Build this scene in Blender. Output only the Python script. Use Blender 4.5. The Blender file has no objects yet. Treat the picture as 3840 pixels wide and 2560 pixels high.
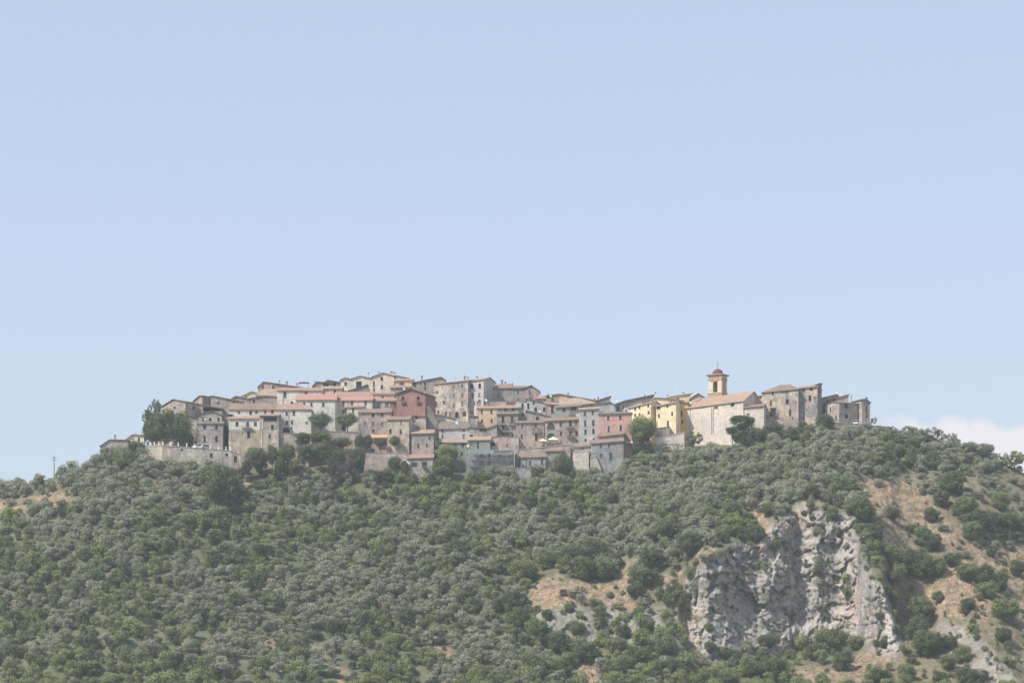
import bpy, math, random
import numpy as np
from mathutils import Vector, Matrix
from mathutils.geometry import tessellate_polygon

# ------------------------------------------------------------------ camera, sky, sun, exposure
F = 10000.0          # focal length in photograph pixels (3840 wide)
HY = 2750.0          # eye level, as a row of the photograph
Y0 = 850.0           # distance of the foot of the village
sc = bpy.context.scene
col = sc.collection
cam_d = bpy.data.cameras.new("camera"); cam = bpy.data.objects.new("camera", cam_d); col.objects.link(cam)
cam.rotation_euler = (math.radians(90), 0, 0)
cam_d.sensor_width = 36; cam_d.lens = 36 * F / 3840; cam_d.shift_y = (HY - 1280) / 3840
cam_d.clip_start = 1; cam_d.clip_end = 60000
sc.camera = cam

SUN = Vector((-0.58, -0.38, 0.78)).normalized()
w = bpy.data.worlds.new("World"); sc.world = w; w.use_nodes = True
nt = w.node_tree; nt.nodes.clear()
N = nt.nodes.new; L = nt.links.new
out = N("ShaderNodeOutputWorld"); bg = N("ShaderNodeBackground"); sky = N("ShaderNodeTexSky")
sky.sky_type = 'NISHITA'; sky.sun_disc = False
sky.sun_elevation = math.asin(SUN.z); sky.sun_rotation = math.atan2(SUN.x, SUN.y)
sky.air_density = 1.3; sky.dust_density = 1.0; sky.ozone_density = 2.5; sky.altitude = 300
bg.inputs[1].default_value = 0.128
# low cumulus bank in the far sky, right of the hill
tc = N("ShaderNodeTexCoord")
noi = N("ShaderNodeTexNoise"); noi.inputs['Scale'].default_value = 38; noi.inputs['Detail'].default_value = 6; noi.inputs['Roughness'].default_value = .5
sep = N("ShaderNodeSeparateXYZ"); L(tc.outputs['Generated'], sep.inputs[0]); L(tc.outputs['Generated'], noi.inputs['Vector'])
def mth(op, a, b=None, clamp=False):
    m = N("ShaderNodeMath"); m.operation = op; m.use_clamp = clamp
    for i, v in enumerate((a, b)):
        if v is None: continue
        if isinstance(v, (int, float)): m.inputs[i].default_value = v
        else: L(v, m.inputs[i])
    return m.outputs[0]
top = mth('ADD', 0.1165, mth('MULTIPLY', mth('SUBTRACT', noi.outputs[0], 0.5), 0.035))
below = mth('MULTIPLY', mth('SUBTRACT', top, sep.outputs[2]), 260, True)
rgt = mth('MULTIPLY', mth('SUBTRACT', sep.outputs[0], mth('ADD', 0.131, mth('MULTIPLY', mth('SUBTRACT', noi.outputs[0], .5), .03))), 55, True)
msk = mth('MULTIPLY', mth('MULTIPLY', below, rgt), 0.9)
mixc = N("ShaderNodeMix"); mixc.data_type = 'RGBA'; L(msk, mixc.inputs[0])
mixc.inputs[7].default_value = (5.0, 4.75, 5.0, 1)
hs = N("ShaderNodeHueSaturation"); hs.inputs['Saturation'].default_value = 1.0; hs.inputs['Value'].default_value = 1.0
fil = N("ShaderNodeMix"); fil.data_type = 'RGBA'; fil.blend_type = 'MULTIPLY'; fil.inputs[0].default_value = 1; fil.inputs[7].default_value = (1.04, .90, .87, 1)
L(sky.outputs[0], hs.inputs['Color']); L(hs.outputs[0], fil.inputs[6]); veil = N("ShaderNodeMix"); veil.data_type = 'RGBA'; veil.inputs[0].default_value = .68; veil.inputs[7].default_value = (2.92, 3.56, 4.62, 1)
L(fil.outputs[2], veil.inputs[6]); L(veil.outputs[2], mixc.inputs[6]); L(mixc.outputs[2], bg.inputs[0]); L(bg.outputs[0], out.inputs[0])

sl = bpy.data.lights.new("sun", 'SUN'); sl.energy = 3.9; sl.angle = math.radians(0.6); sl.color = (1.0, 0.95, 0.87)
so = bpy.data.objects.new("sun", sl); col.objects.link(so); so.location = (-300, -100, 400)
so.rotation_euler = (-SUN).to_track_quat('-Z', 'Y').to_euler()
sc.view_settings.view_transform = 'Standard'; sc.view_settings.look = 'None'; sc.view_settings.gamma = 1
sc.view_settings.exposure = 0.55
sc.cycles.max_bounces = 5; sc.cycles.diffuse_bounces = 3; sc.cycles.volume_bounces = 1; sc.cycles.transparent_max_bounces = 6

rnd = random.Random(7)
rng = np.random.default_rng(11)

# ------------------------------------------------------------------ helpers
def tag(o, label=None, cat=None, group=None, kind=None):
    if label: o['label'] = label
    if cat: o['category'] = cat
    if group: o['group'] = group
    if kind: o['kind'] = kind
    return o
def empty(name, loc, rz=0):
    o = bpy.data.objects.new(name, None); o.location = loc; o.rotation_euler = (0, 0, rz); o.empty_display_size = .5
    col.objects.link(o); return o
class MB:
    def __init__(s): s.v = []; s.f = []; s.m = []
    def poly(s, pts, m=0):
        n = len(s.v); s.v += [tuple(p) for p in pts]; s.f.append(tuple(range(n, n + len(pts)))); s.m.append(m)
    def box(s, x0, x1, y0, y1, z0, z1, m=0, T=None):
        p = [(x0,y0,z0),(x1,y0,z0),(x1,y1,z0),(x0,y1,z0),(x0,y0,z1),(x1,y0,z1),(x1,y1,z1),(x0,y1,z1)]
        if T: p = [T(*q) for q in p]
        n = len(s.v); s.v += p
        for f in ((0,3,2,1),(4,5,6,7),(0,1,5,4),(1,2,6,5),(2,3,7,6),(3,0,4,7)):
            s.f.append(tuple(n + i for i in f)); s.m.append(m)
    def tube(s, a, b, r0, r1=None, seg=6, m=0):
        r1 = r0 if r1 is None else r1
        a = Vector(a); b = Vector(b); d = (b - a).normalized()
        u = d.orthogonal().normalized(); v = d.cross(u); n = len(s.v)
        for c, r in ((a, r0), (b, r1)):
            for i in range(seg):
                t = 2 * math.pi * i / seg; s.v.append(tuple(c + u * (r * math.cos(t)) + v * (r * math.sin(t))))
        for i in range(seg):
            j = (i + 1) % seg; s.f.append((n + i, n + j, n + seg + j, n + seg + i)); s.m.append(m)
        s.f.append(tuple(n + i for i in reversed(range(seg)))); s.m.append(m)
        s.f.append(tuple(n + seg + i for i in range(seg))); s.m.append(m)
    def lathe(s, cx, cy, prof, seg=14, m=0):
        n = len(s.v)
        for r, z in prof:
            for i in range(seg):
                t = 2 * math.pi * i / seg; s.v.append((cx + r * math.cos(t), cy + r * math.sin(t), z))
        for k in range(len(prof) - 1):
            for i in range(seg):
                j = (i + 1) % seg
                s.f.append((n + k*seg + i, n + k*seg + j, n + (k+1)*seg + j, n + (k+1)*seg + i)); s.m.append(m)
    def build(s, name, mats, parent=None, smooth=False):
        me = bpy.data.meshes.new(name); me.from_pydata(s.v, [], s.f)
        if not isinstance(mats, (list, tuple)): mats = [mats]
        for m in mats: me.materials.append(m)
        if len(mats) > 1: me.polygons.foreach_set('material_index', s.m)
        if smooth: me.polygons.foreach_set('use_smooth', [True] * len(s.f))
        me.update()
        o = bpy.data.objects.new(name, me); col.objects.link(o)
        if parent: o.parent = parent
        return o
def np_mesh(name, verts, faces, mats, attrs=None, smooth=False):
    me = bpy.data.meshes.new(name); k = faces.shape[1]
    me.vertices.add(len(verts)); me.vertices.foreach_set('co', verts.astype(np.float32).ravel())
    me.loops.add(faces.size); me.loops.foreach_set('vertex_index', faces.astype(np.int32).ravel())
    me.polygons.add(len(faces)); me.polygons.foreach_set('loop_start', np.arange(0, faces.size, k, dtype=np.int32))
    me.update(calc_edges=True)
    if smooth: me.polygons.foreach_set('use_smooth', np.ones(len(faces), dtype=bool))
    for m in mats: me.materials.append(m)
    for an, (dom, data) in (attrs or {}).items():
        a = me.attributes.new(an, 'FLOAT', dom); a.data.foreach_set('value', data.astype(np.float32))
    me.validate(); return me

def vnoise(x, y, z, seed=0):
    xi = np.floor(x).astype(np.int64); yi = np.floor(y).astype(np.int64); zi = np.floor(z).astype(np.int64)
    xf = x - xi; yf = y - yi; zf = z - zi
    xf = xf*xf*(3-2*xf); yf = yf*yf*(3-2*yf); zf = zf*zf*(3-2*zf)
    def h(a, b, c):
        n = (a * 374761393 + b * 668265263 + c * 2147483647 + seed * 974634777) & 0xFFFFFFFF
        n = ((n ^ (n >> 13)) * 1274126177) & 0xFFFFFFFF
        return ((n ^ (n >> 16)) & 0xFFFFFF) / float(0xFFFFFF)
    r = 0
    for dx in (0, 1):
        for dy in (0, 1):
            for dz in (0, 1):
                r = r + h(xi+dx, yi+dy, zi+dz) * (xf if dx else 1-xf) * (yf if dy else 1-yf) * (zf if dz else 1-zf)
    return r
def fbm(x, y, z=None, o=4, seed=0):
    x = np.asarray(x, float); y = np.asarray(y, float); z = np.zeros_like(x) if z is None else np.asarray(z, float)
    a = 0; s = 1; t = 0
    for i in range(o):
        a = a + s * vnoise(x * 2**i, y * 2**i, z * 2**i, seed + i); t += s; s *= .5
    return a / t

# ------------------------------------------------------------------ materials
def new_mat(name):
    m = bpy.data.materials.new(name); m.use_nodes = True; t = m.node_tree
    t.nodes.clear(); o = t.nodes.new("ShaderNodeOutputMaterial"); return m, t, o
class G:
    def __init__(s, t): s.t = t
    def n(s, typ, **k):
        nd = s.t.nodes.new(typ)
        for a, b in k.items(): setattr(nd, a, b)
        return nd
    def l(s, a, b): s.t.links.new(a, b)
    def mix(s, fac, a, b, mode='MIX'):
        m = s.n("ShaderNodeMix", data_type='RGBA', blend_type=mode)
        for i, v in ((0, fac), (6, a), (7, b)):
            if isinstance(v, (int, float)): m.inputs[i].default_value = v
            elif isinstance(v, tuple): m.inputs[i].default_value = (*v, 1)
            else: s.l(v, m.inputs[i])
        return m.outputs[2]
    def math(s, op, a, b=0.0, clamp=False):
        m = s.n("ShaderNodeMath", operation=op, use_clamp=clamp)
        for i, v in ((0, a), (1, b)):
            if isinstance(v, (int, float)): m.inputs[i].default_value = v
            else: s.l(v, m.inputs[i])
        return m.outputs[0]
    def noise(s, vec, scale, detail=3, rough=.55):
        nn = s.n("ShaderNodeTexNoise"); nn.inputs['Scale'].default_value = scale; nn.inputs['Detail'].default_value = detail
        nn.inputs['Roughness'].default_value = rough; s.l(vec, nn.inputs['Vector']); return nn.outputs[0]
    def ramp(s, v, lo, hi):
        m = s.n("ShaderNodeMapRange"); m.inputs[1].default_value = lo; m.inputs[2].default_value = hi; m.interpolation_type = 'SMOOTHSTEP'
        s.l(v, m.inputs[0]); return m.outputs[0]
    def coord(s, scale=(1,1,1), rand=True):
        c = s.n("ShaderNodeTexCoord"); mp = s.n("ShaderNodeMapping"); s.l(c.outputs['Object'], mp.inputs[0]); mp.inputs['Scale'].default_value = scale
        if rand:
            oi = s.n("ShaderNodeObjectInfo"); v = s.math('MULTIPLY', oi.outputs['Random'], 97.0)
            cb = s.n("ShaderNodeCombineXYZ"); s.l(v, cb.inputs[0]); s.l(v, cb.inputs[2]); s.l(cb.outputs[0], mp.inputs['Location'])
        return mp.outputs[0]
    def out(s, colr, o, rough=.9, bump=None, bs=.3, bd=.05):
        b = s.n("ShaderNodeBsdfPrincipled"); b.inputs['Roughness'].default_value = rough; b.inputs['Specular IOR Level'].default_value = .2
        if isinstance(colr, tuple): b.inputs['Base Color'].default_value = (*colr, 1)
        else: s.l(colr, b.inputs['Base Color'])
        if bump is not None:
            bp = s.n("ShaderNodeBump"); bp.inputs['Strength'].default_value = bs; bp.inputs['Distance'].default_value = bd
            s.l(bump, bp.inputs['Height']); s.l(bp.outputs[0], b.inputs['Normal'])
        s.l(b.outputs[0], o.inputs[0])
_wall = {}
def wall_mat(a, b, grain=.35, patch=.16):
    """masonry or old plaster: colour a with weathered areas of colour b, stone-sized speckle"""
    key = (a, b, grain, patch)
    if key in _wall: return _wall[key]
    m, t, o = new_mat("masonry"); g = G(t)
    v = g.coord(); vs = g.coord((1, 1, .28)); k = 1.0 if grain >= .3 else .62
    c = g.mix(g.ramp(g.noise(v, patch, 5, .6), .42, .58), a, b)
    st = g.ramp(g.noise(vs, .8, 4, .65), .46, .66)                       # rain streaks
    c = g.mix(g.math('MULTIPLY', st, .55*k), c, tuple(x*.6 for x in b))
    dk = g.ramp(g.noise(v, .55, 5, .7), .50, .61)                        # bare or darker stones
    c = g.mix(g.math('MULTIPLY', dk, .65*k), c, tuple(x*.6 for x in b))
    lt = g.ramp(g.noise(v, .4, 4, .7), .53, .63)                         # patches of pale mortar
    c = g.mix(g.math('MULTIPLY', lt, .6*k), c, tuple(min(x*1.3 + .03, .85) for x in a))
    pk = g.ramp(g.noise(v, .22, 3, .6), .54, .64)
    c = g.mix(g.math('MULTIPLY', pk, .45*k), c, (a[0]*1.05, a[1]*.82, a[2]*.72))
    sp = g.noise(v, 1.5, 4, .75)
    gr = g.math('ADD', g.math('MULTIPLY', g.math('SUBTRACT', sp, .5), (grain+.12)*3.2), 1.06)
    hs = g.n("ShaderNodeHueSaturation"); g.l(c, hs.inputs['Color']); g.l(gr, hs.inputs['Value'])
    g.out(hs.outputs[0], o, .92, sp, .5, .12)
    _wall[key] = m; return m
def plain(name, c, rough=.6, var=.12):
    m, t, o = new_mat(name); g = G(t); v = g.coord()
    nz = g.noise(v, 1.5, 3)
    gr = g.math('ADD', g.math('MULTIPLY', g.math('SUBTRACT', nz, .5), var*2), 1.0)
    hs = g.n("ShaderNodeHueSaturation"); hs.inputs['Color'].default_value = (*c, 1); g.l(gr, hs.inputs['Value'])
    g.out(hs.outputs[0], o, rough); return m
def roof_mat(name, a, b, c3, pat=.5):
    m, t, o = new_mat(name); g = G(t); v = g.coord(); vs = g.coord((2.4, .5, .5))
    p = g.ramp(g.noise(v, pat, 5, .65), .35, .68); c = g.mix(p, a, b)
    s = g.ramp(g.noise(vs, 1.1, 4, .7), .5, .72); c = g.mix(g.math('MULTIPLY', s, .7), c, c3)
    wv = g.n("ShaderNodeTexWave", wave_type='BANDS', bands_direction='X'); wv.inputs['Scale'].default_value = 1.1; wv.inputs['Distortion'].default_value = .6
    g.l(v, wv.inputs['Vector'])
    n2 = g.noise(v, 3.2, 3, .7); gr = g.math('ADD', g.math('MULTIPLY', g.math('SUBTRACT', n2, .5), .8), 1.0)
    hs = g.n("ShaderNodeHueSaturation"); g.l(c, hs.inputs['Color']); g.l(gr, hs.inputs['Value'])
    g.out(hs.outputs[0], o, .9, wv.outputs['Color'], .6, .12); return m
def leaf_mat(name, a, b, trans=.25):
    m, t, o = new_mat(name); g = G(t)
    oi = g.n("ShaderNodeObjectInfo"); at = g.n("ShaderNodeAttribute", attribute_name='tint')
    c = g.mix(oi.outputs['Random'], a, b)
    hs = g.n("ShaderNodeHueSaturation"); g.l(c, hs.inputs['Color']); g.l(at.outputs['Fac'], hs.inputs['Value'])
    d = g.n("ShaderNodeBsdfDiffuse"); tr = g.n("ShaderNodeBsdfTranslucent"); mx = g.n("ShaderNodeMixShader"); mx.inputs[0].default_value = trans
    g.l(hs.outputs[0], d.inputs[0]); g.l(hs.outputs[0], tr.inputs[0]); g.l(d.outputs[0], mx.inputs[1]); g.l(tr.outputs[0], mx.inputs[2]); g.l(mx.outputs[0], o.inputs[0])
    return m

def ground_mat():
    m, t, o = new_mat("hillside ground"); g = G(t); v = g.coord(rand=False)
    def at(nm): return g.n("ShaderNodeAttribute", attribute_name=nm).outputs['Fac']
    soil = g.mix(g.ramp(g.noise(v, .12, 4), .4, .6), (.15, .145, .09), (.115, .125, .07))
    dry = g.mix(g.ramp(g.noise(v, .10, 5, .65), .42, .58), (.31, .205, .13), (.27, .195, .12))
    dry = g.mix(g.math('MULTIPLY', g.ramp(g.noise(v, .9, 4, .7), .54, .60), .75), dry, (.44, .37, .33))
    dry = g.mix(g.math('MULTIPLY', g.ramp(g.noise(v, .33, 5, .7), .50, .58), .8), dry, (.12, .115, .06))
    dry = g.mix(g.math('MULTIPLY', g.ramp(g.noise(v, 1.4, 3, .7), .52, .62), .6), dry, (.13, .095, .06))
    vz = g.coord((1, 1, .4), rand=False)
    rock = g.mix(g.ramp(g.noise(vz, .10, 6, .65), .40, .60), (.29, .265, .245), (.43, .385, .345))
    rock = g.mix(g.math('MULTIPLY', g.ramp(g.noise(vz, .09, 4, .6), .55, .66), .55), rock, (.45, .33, .24))
    rock = g.mix(g.math('MULTIPLY', g.ramp(g.noise(vz, .24, 6, .75), .50, .62), .7), rock, (.175, .165, .16))
    rock = g.mix(g.math('MULTIPLY', g.ramp(g.noise(v, .7, 4, .75), .56, .66), .35), rock, (.46, .43, .41))
    rock = g.mix(g.math('MULTIPLY', g.ramp(g.noise(v, .16, 6, .75), .52, .62), .85), rock, (.125, .13, .08))
    c = g.mix(at('dry'), soil, dry); c = g.mix(at('rock'), c, rock)
    n2 = g.noise(v, 1.1, 4, .75)
    gr = g.math('ADD', g.math('MULTIPLY', g.math('SUBTRACT', n2, .5), .9), 1.0)
    hs = g.n("ShaderNodeHueSaturation"); g.l(c, hs.inputs['Color']); g.l(gr, hs.inputs['Value'])
    g.out(hs.outputs[0], o, .95, n2, .8, .6); return m

# ------------------------------------------------------------------ the hill, laid out by what each row of the slope is
def W(px, row, Y):            # a photograph pixel and a distance -> a point in the world
    return Vector(((px - 1920) / F * Y, Y, (HY - row) / F * Y))
BX = [-2500, -800, 0, 200, 380, 500, 560, 700, 880, 1000, 1150, 1300, 1450, 1560, 1700, 1900, 1960, 2150, 2250, 2340, 2400, 2600, 2700, 2800, 2860, 2960, 3100, 3160, 3280, 3400, 3500, 3600, 3700, 3840, 4600, 6500]
BR = [2330, 2050, 1838, 1790, 1724, 1706, 1722, 1738, 1757, 1762, 1775, 1782, 1786, 1786, 1775, 1772, 1764, 1764, 1772, 1755, 1705, 1684, 1674, 1672, 1650, 1632, 1606, 1600, 1604, 1618, 1640, 1672, 1706, 1772, 2050, 2400]
CX = [-2500, 380, 540, 640, 900, 1200, 1500, 1900, 2300, 2500, 2700, 3000, 3160, 3280, 6500]
CR = [9999, 9999, 1690, 1600, 1560, 1520, 1500, 1510, 1560, 1580, 1600, 1596, 1594, 9999, 9999]
CYX = [-2500, 380, 540, 640, 900, 2600, 3000, 3200, 6500]
CYY = [872, 872, 874, 905, 920, 920, 900, 875, 872]
def inpoly(px, py, poly, soft=14.0):
    """soft inside mask of a polygon (1 inside, 0 outside)"""
    px = np.asarray(px, float); py = np.asarray(py, float)
    ins = np.zeros(px.shape, bool); d = np.full(px.shape, 1e9)
    n = len(poly)
    for i in range(n):
        x0, y0 = poly[i]; x1, y1 = poly[(i+1) % n]
        c = ((y0 > py) != (y1 > py)) & (px < (x1-x0) * (py-y0) / ((y1-y0) if y1 != y0 else 1e-9) + x0)
        ins ^= c
        dx, dy = x1-x0, y1-y0; t = np.clip(((px-x0)*dx + (py-y0)*dy) / (dx*dx+dy*dy+1e-9), 0, 1)
        d = np.minimum(d, np.hypot(px-x0-t*dx, py-y0-t*dy))
    sd = np.where(ins, d, -d)
    return np.clip(.5 + sd / (2*soft), 0, 1)
def zp(o, s, pts): return [(o[0] + x/s, o[1] + y/s) for x, y in pts]
H3 = ((1900, 1640), 1.704); H4 = ((2840, 1540), 1.537); H2 = ((950, 1640), 1.704)
ROCK = [
 [(2557,2256),(2600,2150),(2633,2098),(2722,2068),(2800,2040),(2890,1960),(2950,1930),(3003,1891),(3178,1930),(3224,1956),(3230,2073),(3295,2190),(3334,2282),(3393,2438),(3300,2450),(3152,2379),(2944,2451),(2800,2450),(2663,2514),(2563,2373)],
 [(2000,2291),(2275,2274),(2387,2303),(2540,2274),(2563,2373),(2311,2432),(2076,2432),(2005,2385)],
 [(3490,2320),(3653,2353),(3816,2555),(3900,2640),(3718,2600),(3523,2450)]]
ROCKW = [1, .55, .6]
DRY = [
 [(0,1886),(117,1863),(194,1822),(252,1857),(252,1910),(117,1916),(-60,1933)],
 zp(*H3, [(120,980),(330,840),(400,920),(700,930),(740,780),(830,780),(800,860),(1050,880),(1300,670),(1360,690),(1240,820),(1080,1000),(800,1110),(560,1080),(160,1110)]),
 zp(*H4, [(560,470),(640,385),(880,410),(1000,470),(1150,700),(1400,750),(1560,800),(1560,1150),(1230,1210),(1000,1210),(880,1060),(1000,960),(1080,820),(900,650),(820,780),(720,780),(690,620)]),
 zp(*H4, [(180,1460),(450,1480),(520,1380),(820,1400),(750,1500),(620,1600),(250,1600)]),
 zp(*H4, [(250,500),(420,520),(400,620),(230,610)]), zp(*H3, [(1530,430),(1640,400),(1670,520),(1710,640),(1640,650),(1600,540)]),
 zp(*H2, [(140,1120),(210,1130),(200,1210)]), zp(*H2, [(470,1440),(620,1500),(600,1590),(500,1590)]), zp(*H2, [(40,1280),(160,1280),(140,1420),(50,1400)]),
 zp(*H2, [(340,1290),(460,1330),(450,1400),(340,1380)]), zp(*H2, [(1170,1330),(1280,1340),(1320,1460),(1210,1400)]),
 zp(*H3, [(330,1600),(480,1440),(600,1470),(580,1600)]), [(640,1790),(700,1800),(690,1850),(640,1840)], [(880,1795),(1000,1790),(1000,1820),(880,1825)], [(1020,1650),(1130,1620),(1500,1690),(1480,1800),(1330,1790),(1120,1760)]]
def rock_mask(px, row):
    wob = (fbm(np.asarray(px)/60., np.asarray(row)/60., seed=5) - .5) * 70
    m = np.zeros(np.shape(px))
    for p, k in zip(ROCK, ROCKW): m = np.maximum(m, k * inpoly(px + wob, row + wob*.6, p, 16))
    return m
def dry_mask(px, row):
    wob = (fbm(np.asarray(px)/45., np.asarray(row)/45., seed=9) - .5) * 60
    m = .5 * inpoly(px + wob, row + wob*.5, zp(*H4, [(560,380),(900,330),(1560,330),(1700,1567),(760,1600),(820,1200),(700,900),(620,600)]), 25)
    m = np.maximum(m, .26 * inpoly(px, row, [(300,1760),(950,1790),(900,1900),(400,1930),(-100,1960),(-100,1870)], 30))
    for p in DRY: m = np.maximum(m, inpoly(px + wob, row + wob*.5, p, 12))
    return m
RB, YB = 2560.0, 730.0
xs = np.unique(np.concatenate([np.arange(-2500, -100, 60), np.arange(-100, 1960, 10), np.arange(1960, 3900, 4), np.arange(3900, 6500, 60)])).astype(float)
nf = 230
tt = np.linspace(0, 1, nf)
bx = np.interp(xs, BX, BR)
ROWS = bx[:, None] + (RB + 60 - bx[:, None]) * tt[None, :]            # column, step down the slope
PXS = np.repeat(xs[:, None], nf, 1)
rk = rock_mask(PXS, ROWS)
wgt = 1.12 - .78 * np.clip(rk, 0, 1) - .25*np.exp(-((tt[None,:]-.5)/.3)**2)*(PXS>2400)
cum = np.cumsum(wgt, 1); cum = (cum - cum[:, :1]) / (cum[:, -1:] - cum[:, :1])
YS = Y0 - (Y0 - YB + 7) * cum
fade = np.clip((ROWS - bx[:, None] - 30) / 90, 0, 1)
und = (fbm(PXS/420., ROWS/260., seed=3, o=3) - .5) * 22
YSs = YS + und * fade * (1 - .6*rk)
zz = (HY - ROWS) / F * YSs; xx = (PXS - 1920) / F * YSs
fl = np.abs(fbm(xx/9., zz/26., seed=21, o=4) - .5) * 2
f2 = np.abs(fbm(xx/3.2, zz/5., YSs/6., seed=31, o=4) - .5) * 2
lg = fbm(xx/15., zz/15., seed=45, o=3) - .5
def worley(x, z, seed):
    """cell value and distance to the cell's edge: fractured blocks of rock"""
    xi = np.floor(x).astype(np.int64); zi = np.floor(z).astype(np.int64)
    def h(a, b, k):
        n = (a * 374761393 + b * 668265263 + (seed*7+k) * 974634777) & 0xFFFFFFFF
        n = ((n ^ (n >> 13)) * 1274126177) & 0xFFFFFFFF
        return ((n ^ (n >> 16)) & 0xFFFFFF) / float(0xFFFFFF)
    f1 = np.full(x.shape, 9.); f2_ = np.full(x.shape, 9.); val = np.zeros(x.shape); tx = np.zeros(x.shape)
    for a in (-1, 0, 1):
        for b in (-1, 0, 1):
            cx = xi + a + h(xi+a, zi+b, 1); cz = zi + b + h(xi+a, zi+b, 2); d = np.hypot(x-cx, z-cz)
            nr_ = d < f1; f2_ = np.where(nr_, f1, np.minimum(f2_, d)); val = np.where(nr_, h(xi+a, zi+b, 3) + (x-cx)*(h(xi+a, zi+b, 4)-.5)*1.4 + (z-cz)*(h(xi+a, zi+b, 5)-.8)*1.2, val); f1 = np.where(nr_, d, f1)
    return val, f2_ - f1
wx = xx + (fbm(xx/4., zz/4., seed=71, o=3)-.5)*5; wz = zz + (fbm(xx/4., zz/4., seed=72, o=3)-.5)*5
w1, e1 = worley(wx/6.5, wz/9., 1); w2, e2 = worley(wx/2.4 + 9, wz/3.0, 2); w3, e3 = worley(wx/1.1 + 5, wz/1.2, 3)
f3 = np.abs(fbm(xx/1.3, zz/1.8, YSs/3., seed=35, o=3) - .5) * 2
dY = rk * ((fl - .25) * -3.0 + lg * 2.2 + (w1-.5) * 1.5 + (w2-.5) * 1.0 + (w3-.5) * .6 - np.clip(.1-e1, 0, .1) * 9 - np.clip(.12-e2, 0, .12) * 5 + (f3 - .3) * -.5)
dr = dry_mask(PXS, ROWS)
dY = dY + dr * (1-rk) * (fbm(xx/2.5, YSs/2.5, seed=51, o=3) - .5) * 1.0
YF = YSs - dY
Pf = np.stack([(PXS-1920)/F*YSs, YF, (HY-ROWS)/F*YSs + dr*(1-rk)*(fbm(xx/1.3, YSs/1.3, seed=61, o=3)-.5)*1.5], -1)
def slope_pos(px, row):
    i = int(np.clip(np.searchsorted(xs, px), 1, len(xs)-1)); i = i-1 if abs(xs[i-1]-px) < abs(xs[i]-px) else i
    t = (row - bx[i]) / (RB + 60 - bx[i]); j = int(round(np.clip(t, 0, 1) * (nf-1)))
    p = Pf[i, j]; return Vector(((px-1920)/F*YSs[i, j], p[1], p[2]))
def column_profile(px):
    """(Y, z) of the ground going back from the foot of the village"""
    b = float(np.interp(px, BX, BR)); cy = float(np.interp(px, CYX, CYY)); cr = min(float(np.interp(px, CX, CR)), b - 2) if np.interp(px, CX, CR) < 9000 else b - 2
    Ys = [Y0]; Zs = [(HY-b)/F*Y0]
    for k in range(1, 9):
        f = k/8; Ys.append(Y0 + (cy-Y0)*f); Zs.append((HY - (b + (cr-b)*f))/F*Ys[-1])
    if cr > b - 10: # a narrow ridge, level on top
        Zs = [Zs[0] + .25*math.sin(math.pi*i/8) for i in range(9)]
    top = Zs[-1]
    for d, q in ((12, .98), (40, .82), (90, .5), (160, .2), (260, .0)): Ys.append(cy + d); Zs.append(-12 + (top+12)*q)
    return Ys, Zs
back = []
for x_ in xs:
    Ys, Zs = column_profile(x_); back.append([((x_-1920)/F*y, y, z) for y, z in zip(Ys[1:], Zs[1:])][::-1])
back = np.array(back)
front = []
for i, x_ in enumerate(xs):
    p = Pf[i, -1]; k = (x_-1920)/F
    front.append([(k*y, y, z) for y, z in ((700, -1), (660, -8), (600, -12), (400, -13), (200, -10))])
front = np.array(front)
VV = np.concatenate([back, Pf, front], 1); nr = VV.shape[1]
ii, jj = np.meshgrid(np.arange(len(xs)-1), np.arange(nr-1), indexing='ij')
a_ = (ii*nr + jj).ravel(); quads = np.stack([a_, a_+1, a_+nr+1, a_+nr], 1)
nb = back.shape[1]
padm = lambda m: np.concatenate([np.zeros((len(xs), nb)), m, np.zeros((len(xs), 5))], 1).ravel()
dpad = np.concatenate([np.full((len(xs), nb), .35), np.maximum(dr, .0), np.zeros((len(xs), 5))], 1).ravel()
GM = ground_mat()
hill = bpy.data.objects.new("hill", np_mesh("hill", VV.reshape(-1, 3), quads, [GM], {'rock': ('POINT', padm(rk)), 'dry': ('POINT', dpad)}, smooth=False))
col.objects.link(hill); tag(hill, kind='structure')
b_ = MB()
b_.poly([(-4000, -900, -13.5), (4000, -900, -13.5), (4000, 5000, -13.5), (-4000, 5000, -13.5)])
tag(b_.build("ground", GM), kind='structure')

def ground_z(X, Y):
    px = X / Y * F + 1920
    if Y >= Y0:
        Ys, Zs = column_profile(px); return float(np.interp(Y, Ys, Zs))
    i = int(np.clip(np.searchsorted(xs, px), 0, len(xs)-1))
    return float(np.interp(-Y, -YSs[i], Pf[i, :, 2]))
# ------------------------------------------------------------------ building kit
REG = {'1': ((360,1380),3.92), '2': ((800,1380),3.92), '3': ((1250,1360),3.734), '4': ((1500,1380),3.92), '5': ((1950,1380),3.92),
       '6': ((2400,1340),3.92), '7': ((2840,1380),3.92)}
def rp(R, x, y): o, s = REG[R]; return (o[0] + x/s, o[1] + y/s)
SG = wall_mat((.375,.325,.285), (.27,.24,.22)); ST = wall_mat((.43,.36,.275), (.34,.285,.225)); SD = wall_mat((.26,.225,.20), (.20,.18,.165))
SB = wall_mat((.33,.315,.30), (.255,.255,.255)); SP = wall_mat((.42,.34,.295), (.31,.26,.235)); SM = wall_mat((.49,.40,.31), (.25,.23,.22), .35, .09)
PW = wall_mat((.60,.57,.50), (.50,.475,.43), .14); PC = wall_mat((.64,.57,.45), (.54,.48,.39), .14); PG = wall_mat((.45,.45,.43), (.36,.36,.35), .2)
PY = wall_mat((.78,.635,.42), (.70,.56,.37), .12); PO = wall_mat((.66,.42,.15), (.55,.36,.16), .15); PP = wall_mat((.55,.325,.285), (.50,.31,.27), .12)
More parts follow.
